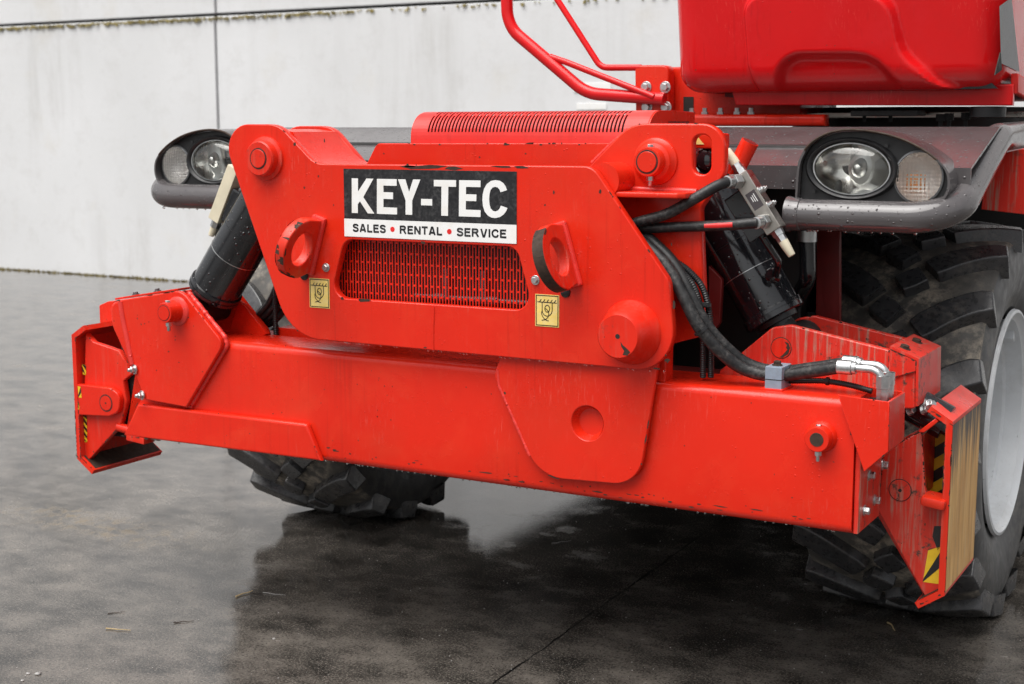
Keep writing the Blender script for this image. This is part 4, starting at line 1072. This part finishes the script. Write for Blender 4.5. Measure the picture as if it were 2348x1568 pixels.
# ---------------- wheels
WYC, WZ, WR = 1.40, .605, .62
def tyre_r(x):
    t = abs(x)/.245
    return .588-.022*t**2.2
def lug_mesh(name, path, wt, wb, ro):
    vs = []; fs = []; n = len(path)
    for i, (x, a) in enumerate(path):
        x0_, a0_ = path[max(i-1, 0)]; x1_, a1_ = path[min(i+1, n-1)]
        tx, ta = x1_-x0_, (a1_-a0_)*.6; L = math.hypot(tx, ta); nx, na = -ta/L, tx/L/.6
        e = 1 if 0 < i < n-1 else .88
        rb = tyre_r(min(abs(x), .25))-.03; rt = ro(x)
        for (w_, r_) in ((-wb/2, rb), (-wt/2*e, rt), (wt/2*e, rt), (wb/2, rb)):
            aa = a+na*w_; xx = x+nx*w_
            vs.append((xx, -r_*cos(aa), r_*sin(aa)))
    for i in range(n-1):
        k = 4*i
        for j in range(3): fs.append((k+j, k+j+1, k+5+j, k+4+j))
    fs += [(0, 1, 2, 3), (4*n-4, 4*n-1, 4*n-2, 4*n-3)]
    ob = mesh(name, vs, fs, 'lug_rubber', None, True, 40, bev=.006, seg=2)
    me = ob.data; bpy.data.objects.remove(ob); return me
def ro(x): return .619-.016*(abs(x)/.25)**2
bar = []
for i in range(9):
    t = i/8; x = .262-t*.192; bar.append((x, -.20*t**1.5))
blk = [(.056-.062*t, -.245-.075*t) for t in (0, .5, 1)]
LUGS = {}
for s in (1, -1):
    LUGS[('bar', s)] = lug_mesh('tread_bar', [(s*x, a) for x, a in bar], .076, .108, ro)
    LUGS[('blk', s)] = lug_mesh('tread_block', [(s*x, a) for x, a in blk], .070, .092, ro)
tp = [(-.20, .335), (-.235, .36), (-.252, .42), (-.26, .48), (-.256, .53), (-.246, .558)]
tp += [(x, tyre_r(x)) for x in (-.235, -.18, -.12, -.06, 0, .06, .12, .18, .235)]
tp += [(-x, r_) for x, r_ in tp[:6]][::-1]
def tyre_geo(n=72):
    vs = []; fs = []
    for (x, r_) in tp:
        for i in range(n): a = 2*pi*i/n; vs.append((x, -r_*cos(a), r_*sin(a)))
    for j in range(len(tp)-1):
        for i in range(n): fs.append((j*n+i, j*n+(i+1) % n, (j+1)*n+(i+1) % n, (j+1)*n+i))
    return vs, fs
NL = 17
def wheel(x, y, s, detail):
    Wp = empty('wheel', (x, y, WZ), R)
    ty = mesh('tyre', *tyre_geo(), 'tyre_rubber', Wp, True, 60)
    ty.data.materials.append(MT['side_rubber'])
    for p_ in ty.data.polygons:
        if math.hypot(p_.center.y, p_.center.z) < .552: p_.material_index = 1
    # sidewall ring ridges
    for rr_ in (.40, .47): 
        lathe('sidewall_ridge', (s*(.245 if rr_ < .45 else .257), 0, 0), (s, 0, 0), [(0, rr_+.006), (.004, rr_+.004), (.004, rr_-.004), (0, rr_-.006)], 'side_rubber', Wp, 64) if False else None
    vs, fs = [], []
    rp = [(.24, .352), (.25, .349), (.252, .34), (.238, .332), (.232, .319), (.18, .315), (.172, .302), (.07, .296), (.03, .285), (.02, .20), (.05, .17), (.06, .13), (.10, .125), (.11, .10), (.11, .01)]
    n = 64
    for (d, r_) in rp:
        for i in range(n): a = 2*pi*i/n; vs.append((s*d, r_*cos(a), r_*sin(a)))
    for j in range(len(rp)-1):
        for i in range(n): fs.append((j*n+i, j*n+(i+1) % n, (j+1)*n+(i+1) % n, (j+1)*n+i))
    mesh('rim', vs, fs, 'rim_paint', Wp, True, 40)
    for k in range(10):
        a = 2*pi*k/10; bolt('wheel_nut', (s*.035, .235*cos(a), .235*sin(a)), (s, 0, 0), .016, 'zinc', Wp, .02)
    a = 2.55; obox('rim_weight', (s*.225, -.322*cos(a-pi/2-.35), .322*sin(a-pi/2+1.1)), (1, 0, 0), (0, 1, 0), (0, 0, 1), .03, .04, .03, 'white_print', Wp, .004) if False else None
    for k in range(NL):
        for sd in (1, -1):
            for kind in ('bar', 'blk'):
                o = bpy.data.objects.new('tread_lug', LUGS[(kind, sd)]); COL.objects.link(o); o.parent = Wp
                o.rotation_euler = (-(2*pi*(k+(.5 if sd < 0 else 0))/NL+.05), 0, 0)
                md = o.modifiers.new('weighted', 'WEIGHTED_NORMAL'); md.keep_sharp = True
wheel(1.01, WYC-.05, 1, True)
q = PX(2316, 766, 1.215); obox('rim_clip', q, (1, 0, 0), (0, .5, .85), (0, -.85, .5), .03, .045, .03, 'rim_paint', R, .004); wheel(-1.2, WYC, -1, True)
wheel(1.0, 4.2, 1, False); wheel(-1.0, 4.2, -1, False)

# ---------------- chassis and underbody
box('chassis', -.46, .46, .50, 5.2, .62, 1.15, 'under_black', R, .02)
box('chassis_plate', .40, .43, .30, .60, .70, 1.34, 'under_red', R, .004)
box('chassis_plate', -.43, -.40, .30, .60, .70, 1.34, 'under_red', R, .004)
box('bonnet_core', -1.1, 1.1, .55, 1.18, 1.24, 1.46, 'under_black', R, .01)
lathe('axle', (-.85, WYC, WZ), (1, 0, 0), [(0, .1), (.3, .1), (.5, .13), (.7, .2), (1.0, .2), (1.2, .13), (1.4, .1), (1.7, .1)], 'under_black', R, 20)
lathe('axle', (-.85, 4.2, WZ), (1, 0, 0), [(0, .1), (.3, .1), (.5, .13), (.7, .2), (1.0, .2), (1.2, .13), (1.4, .1), (1.7, .1)], 'under_black', R, 20)
box('rear_body', -1.1, 1.1, 2.1, 5.4, 1.27, 1.42, 'under_red', R, .03)
box('fuel_tank', -1.2, -.47, 2.12, 3.5, .40, 1.26, 'under_black', R, .04)
box('fuel_tank', .47, 1.2, 2.12, 3.5, .40, 1.26, 'under_black', R, .04)
box('side_tank', -.72, -.47, 1.0, 2.1, .64, 1.26, 'under_black', R, .03)
box('side_tank', .47, .72, 1.0, 2.1, .64, 1.26, 'under_black', R, .03)
fplate('inner_panel', XZ([(1873, 520), (1925, 520), (1925, 740), (1870, 740)], .66), .66, .02, 'under_red', R, (), .002)
fplate('inner_panel', [(.46, .75), (.82, .75), (.82, 1.33), (.46, 1.33)], .60, .02, 'under_black', R, (), .002)
fplate('inner_panel', XZ([(1625, 610), (1655, 640), (1650, 740), (1625, 775)], .30), .30, .02, 'under_red', R, (), .002)
tube('exhaust_pipe', bend([P(1851, 520, .55), P(1853, 640, .55), P(1830, 680, .6), P(1790, 690, .7)], .05), .022, 'black_paint', R, 16)
lathe('pipe_sleeve', P(1851, 528, .55), (0, 0, -1), [(0, .026), (.03, .026)], 'zinc', R, 16)
fplate('mudguard_stay', XZ([(2262, 360), (2348, 340), (2420, 400), (2420, 500), (2250, 480)], .95), .95, .02, 'red_dirty', R, (), .002)
box('mudguard_lip', 1.15, 1.45, 1.15, 1.4, 1.37, 1.385, 'red_dirty', R, .003)

# ---------------- turret: moulded red engine hood above
CY0 = .95
def hood_xy():
    """horizontal outline, left-back -> front -> right-back: (x, y, nx, ny)"""
    x0, x1, yb_ = .285, 1.262, 2.3; r0, r1 = .10, .075; out = []
    for t in (0, .25, .5, .75): out.append((x0, yb_+(CY0+r0-yb_)*t, -1, 0))
    for i in range(9): a = pi+pi/2*i/8; out.append((x0+r0+r0*cos(a), CY0+r0+r0*sin(a), cos(a), sin(a)))
    for i in range(1, 130): out.append((x0+r0+(x1-r1-x0-r0)*i/130, CY0, 0, -1))
    for i in range(9): a = -pi/2+pi/2*i/8; out.append((x1-r1+r1*cos(a), CY0+r1+r1*sin(a), cos(a), sin(a)))
    for t in (.08, .2, .4, .7, 1): out.append((x1, CY0+r1+(yb_-CY0-r1)*t, 1, 0))
    return out
from mathutils import geometry as _g
def pdist(pt, poly):
    inside = False; best = 9
    for i in range(len(poly)):
        a = Vector(poly[i-1]); b = Vector(poly[i]); q, t = _g.intersect_point_line(pt, a, b); t = max(0, min(1, t))
        best = min(best, (a.lerp(b, t)-Vector(pt)).length)
        if (a.y > pt[1]) != (b.y > pt[1]) and pt[0] < (b.x-a.x)*(pt[1]-a.y)/(b.y-a.y)+a.x: inside = not inside
    return best if inside else -best
def sstep(d, w): t = max(0, min(1, d/w*.5+.5)); return t*t*(3-2*t)
raised = [(x_, z_) for x_, z_ in fillet(XZ([(1722, -12, .06), (2052, -12, .08), (2078, 120, .1), (2150, 192, .1), (2330, 240), (1745, 240), (1725, 150)], CY0), 5)]
scoop = [(x_, z_) for x_, z_ in fillet(XZ([(1782, 226), (1806, 130, .09), (2015, 130, .12), (2082, 226)], CY0), 5)]
hx = hood_xy(); hzv = [1.575+.0, 1.583, 1.592]
zl = []
for i in range(9): a = pi/2*i/8; zl.append((1.612+.065-.065*cos(a)-.0, .065*(1-sin(a))))
zprof = [(1.612, .5), (1.612, .2)]+[(1.612+.065*(1-cos(pi/2*i/8)), .065*(1-sin(pi/2*i/8))) for i in range(9)]
z_ = zprof[-1][0]
while z_ < 1.96: z_ += .0065; zprof.append((z_, 0))
while z_ < 2.7: z_ += .08; zprof.append((z_, 0))
vs = []; fs = []
for (z_, ins) in zprof:
    for (x_, y_, nx_, ny_) in hx:
        e = 0
        if ny_ < -.5 and z_ < 2.0:
            d1 = sstep(pdist((x_, z_), raised), .012); d2 = sstep(pdist((x_, z_), scoop), .013)
            e = .042*d1*(1-.97*d2)
        lean = -.16*(z_-1.6)
        k = ins-e
        vs.append((x_-nx_*k, y_-ny_*k+lean*(1 if y_ < 1.5 else 0), z_))
nh = len(hx)
for j in range(len(zprof)-1):
    for i in range(nh-1): fs.append((j*nh+i, j*nh+i+1, (j+1)*nh+i+1, (j+1)*nh+i))
fs.append(tuple((len(zprof)-1)*nh+i for i in range(nh)))
hood = mesh('engine_hood', vs, fs, 'red_hood', R, True, 60)
# skirt under the hood, floor, vents
fplate('hood_skirt', [(.46, 1.574), (1.275, 1.566), (1.275, 1.625), (.44, 1.63)], 1.04, .03, 'red_hood', hood, (), .004)
box('hood_floor', .40, 1.24, 1.10, 2.3, 1.60, 1.63, 'under_red', hood, .002)
vp = [PX(x_, y_, 1.266) for x_, y_ in ((2292, 14), (2320, -6), (2338, 165), (2296, 145))]
mesh('side_screen', [(1.2655, v_.y, v_.z) for v_ in vp], [(0, 1, 2, 3)], 'screen_mesh', hood, False)
wv = XZ([(2095, 187), (2272, 187), (2290, 203), (2190, 205)], 1.0)
fplate('bottom_vent', wv, .985, .01, 'black_plastic', hood, (), .001)
extrude_poly('corner_gasket', [(1.2642, PX(2279, 172, 1.264).y+.0, PX(2279, 172, 1.264).z), (1.2642, PX(2292, 120, 1.264).y, PX(2292, 120, 1.264).z), (1.2642, PX(2295, 160, 1.264).y, PX(2295, 160, 1.264).z)], (.003, 0, 0), 'joint_dark', hood)
splate('side_fairing', [(1.06, 1.60), (2.2, 1.52), (2.2, 1.58), (1.05, 1.655)], 1.285, .02, 'red_pale', hood, (), .004)
# slew ring and parts under the turret
lathe('slew_ring', (.85, 1.75, 1.50), (0, 0, 1), [(0, .42), (.035, .42), (.036, .40), (.07, .40)], 'under_black', R, 64)
fplate('turret_deck', XZ([(1525, 262), (1890, 262), (1890, 289), (1525, 289)], 1.05), 1.05, .06, 'red', R, (), .012)
for px in (1586, 1616, 1652, 1690, 1722):
    q = P(px, 262, 1.12); lathe('ring_bolt', (q.x, 1.12, q.z-.01), (0, 0, 1), [(0, .011), (.018, .011), (.0185, .0075), (.03, .0075)], 'zinc', R, 6)
box('deck_rail', .60, 1.6, 1.25, 1.33, 1.535, 1.552, 'steel_block', R, .002)
box('deck_rail', .80, 1.0, 1.1, 1.2, 1.54, 1.556, 'under_black', R, .002)
q = P(2265, 257, 1.1); lathe('filler_cap', (q.x, 1.1, q.z), (0, 0, 1), [(-.014, .05), (.016, .05)], 'black_plastic', R, 24)
for px, py in ((1982, 268), (2042, 268), (2156, 281), (2176, 279), (2214, 278)):
    q = P(px, py, 1.15); lathe('hanging_bolt', (q.x, 1.15, q.z+.025), (0, 0, -1), [(0, .014), (.02, .014), (.021, .006), (.04, .006)], 'under_black', R, 6)
# rail bracket and guard rails at the left of the turret
GY = 1.12
bk = fplate('rail_bracket', XZ([(1455, 149, .01), (1533, 149, .02), (1533, 256), (1457, 256)], GY), GY, .05, 'red', R, (), .006, 5, 2)
box('bracket_body', P(1540, 200, GY+.1).x-.02, .62, GY+.06, GY+.45, 1.54, 1.70, 'red', R, .01)
fplate('bracket_window', XZ([(1567, 222), (1590, 222), (1590, 256), (1567, 256)], GY+.058), GY+.058, .004, 'joint_dark', R, (), 0)
for px, py in ((1482, 200), (1526, 200), (1484, 246), (1528, 246)):
    q = P(px, py, GY); bolt('bracket_bolt', (q.x, GY, q.z), (0, -1, 0), .013, 'zinc', bk, .012)
gy = GY-.02
tube('guard_rail', bend([P(1160, -60, gy), P(1164, 60, gy), P(1345, 214, gy), P(1524, 227, gy)], [.12, .16], 10), .0205, 'red_hood', R, 20)
tube('guard_rail', bend([P(1240, -60, gy+.03), P(1378, 155, gy+.03), P(1470, 155, gy+.03)], [.05], 8), .0105, 'red_hood', R, 14)
tube('guard_rail', bend([P(1262, 130, gy), P(1300, 143, gy), P(1500, 222, gy-.015)], [.1], 8), .0105, 'red_hood', R, 14)

# ---------------- wear: flakes of lost paint, water beads
def flake(px, py, w_, h_, Y, n=9, nrm=-.0005):
    c = P(px, py, Y); vs = []
    for i in range(n):
        a = 2*pi*i/n; k = random.uniform(.55, 1.15); vs.append((c.x+w_*.5*cos(a)*k, Y+nrm, c.z+h_*.5*sin(a)*k))
    flk.append((vs, [tuple(range(n))]))
for (px, py, w_, h_) in ((975, 383, .16, .012), (1040, 386, .06, .010), (1150, 382, .07, .006), (1195, 383, .05, .006), (940, 381, .05, .008), (835, 688, .045, .012), (975, 797, .012, .005), (1376, 440, .008, .012), (1270, 441, .006, .010),
                         (785, 684, .012, .010), (970, 556, .02, .008), (1250, 470, .005, .006), (1545, 700, .008, .024), (1530, 826, .014, .014), (1505, 845, .02, .006), (730, 404, .006, .008), (698, 430, .005, .008), (765, 470, .004, .006), (744, 322, .005, .012), (676, 330, .012, .014), (1540, 560, .004, .008)):
    flake(px, py, w_, h_, 0)
for (px, py, w_, h_) in ((1300, 1009, .007, .036), (1284, 954, .006, .010), (1420, 1086, .004, .01), (1395, 1020, .004, .004), (1205, 1000, .004, .006)): flake(px, py, w_, h_, .026)
for i in range(46):
    px = random.uniform(740, 1900); py = 1044+(px-730)*.1455+random.uniform(-22, -4)
    flake(px, py, random.uniform(.003, .016 if random.random() < .7 else .045), random.uniform(.002, .005), yf)
for i in range(40):
    px = random.uniform(560, 1900); f_ = random.random(); py = (800+(px-730)*.105)*(1-f_)+(1040+(px-730)*.145)*f_
    flake(px, py, random.uniform(.002, .005), random.uniform(.002, .006), yf)
for (px, py) in ((1008, 331), (1160, 331), (1240, 331), (1328, 331), (950, 331), (880, 352), (1100, 360), (1205, 352)):
    flake(px, py, random.uniform(.006, .03) if py < 340 else .005, .005, .15)
for i in range(16): flake(random.uniform(280, 480), random.uniform(700, 900), random.uniform(.002, .006), random.uniform(.002, .006), .018)
fk = mesh('paint_flakes', *join_geo(flk), 'rust_dark', R, False, recalc=False); fk['kind'] = 'stuff'
def ico_geo(c, r, sz=1.):
    vs = []; fs = []; n = 7
    rows = ((1., .0), (.6, .8), (-.1, 1.), (-.7, .72), (-1., .0))
    for (h_, k_) in rows:
        for i in range(n): a = 2*pi*i/n; vs.append((c[0]+r*k_*cos(a), c[1]+r*k_*sin(a), c[2]+r*sz*h_))
    for j in range(len(rows)-1):
        for i in range(n): fs.append((j*n+i, j*n+(i+1) % n, (j+1)*n+(i+1) % n, (j+1)*n+i))
    return vs, fs
bd = []
for i in range(210):
    x_ = random.uniform(-1.1, 1.12); bd.append(ico_geo((x_, yf+.016+random.random()*.02, zbm-.0008), random.uniform(.0014, .0032), 1.2))
for i in range(60):
    x_ = random.uniform(-.3, .68); z_ = .9185+(x_-.712)*-.004; bd.append(ico_geo((x_, .004+random.random()*.016, z_-.004), random.uniform(.002, .0036), 1.2))
for i in range(16):
    x_ = random.uniform(.9, 1.2); bd.append(ico_geo((x_, .30+random.uniform(-.003, .003), 1.2522), random.uniform(.0025, .0045), 1.2)); bd.append(ico_geo((-x_, .30+random.uniform(-.003, .003), 1.2522), random.uniform(.0025, .0045), 1.2))
wd = mesh('water_drops', *join_geo(bd), 'water', R, True, 80, recalc=False); wd['kind'] = 'stuff'

# ================================================================== litter on the ground
def twig(p0, p1, r, mat, label, kinks=3, group=None, name='twig', cat='twig'):
    a = PZ(*p0); b = PZ(*p1); c = (a+b)/2; pts = []
    for i in range(kinks+2):
        t = i/(kinks+1); q = a.lerp(b, t)-c; q.z = r*1.1+random.uniform(0, r); q += Vector((random.uniform(-1, 1), random.uniform(-1, 1), 0))*r*1.5*(0 < i < kinks+1); pts.append(q)
    o = tube(name, spline(pts, 4), r, mat, None, 7, lambda t, i: r*(1-.55*t)); o.location = (c.x, c.y, 0)
    tag(o, label, cat, group); return o
twig((541, 1370), (579, 1357), .0028, 'straw_mat', 'pale brown straw lying at the edge of the dark reflection')
twig((603, 1360), (655, 1366), .0014, 'pebble_mat', 'thin grey twig just right of the pale brown straw')
twig((243, 1443), (300, 1447), .0022, 'straw_mat', 'light broken stalk on the wet ground at lower left')
twig((247, 1408), (287, 1404), .0014, 'rust_dark', 'thin dark twig just behind the light broken stalk')
twig((398, 1429), (445, 1425), .0018, 'rust_dark', 'dark bent twig between broken stalk and reflection edge')
twig((1265, 1247), (1310, 1241), .0016, 'pebble_mat', 'small grey twig on the black wet ground below the beam')
twig((2035, 1430), (2052, 1450), .003, 'straw_mat', 'small yellow stalk on dark ground left of the near tyre')
for (px, py, r_, lab) in ((65, 1545, .006, 'small white pebble on the wet ground at the lower left'), (88, 1546, .009, 'largest pale pebble on the wet ground at lower left'), (628, 1465, .005, 'white pebble on the dark reflection below the far tyre'), (52, 1561, .005, 'small grey pebble at the bottom left corner')):
    c = PZ(px, py); vs, fs = ico_geo((0, 0, r_*.3), r_, .5)
    vs = [Vector(v_)*random.uniform(.85, 1.15) for v_ in vs]; o = mesh('pebble', vs, fs, 'pebble_mat', None, True, 70, recalc=False); o.location = (c.x, c.y, 0); tag(o, lab, 'pebble')
gr = []
for i in range(420):
    px = random.uniform(0, 2348); py = random.uniform(1130, 1568); c = PZ(px, py); gr.append(ico_geo((c.x, c.y, .0008), random.choice((.0008, .001, .0012, .002)), .6))
gt = mesh('grit', *join_geo(gr), 'pebble_mat', None, True, 70, recalc=False); tag(gt, 'fine pale grit scattered over the wet ground', 'grit', kind='stuff')
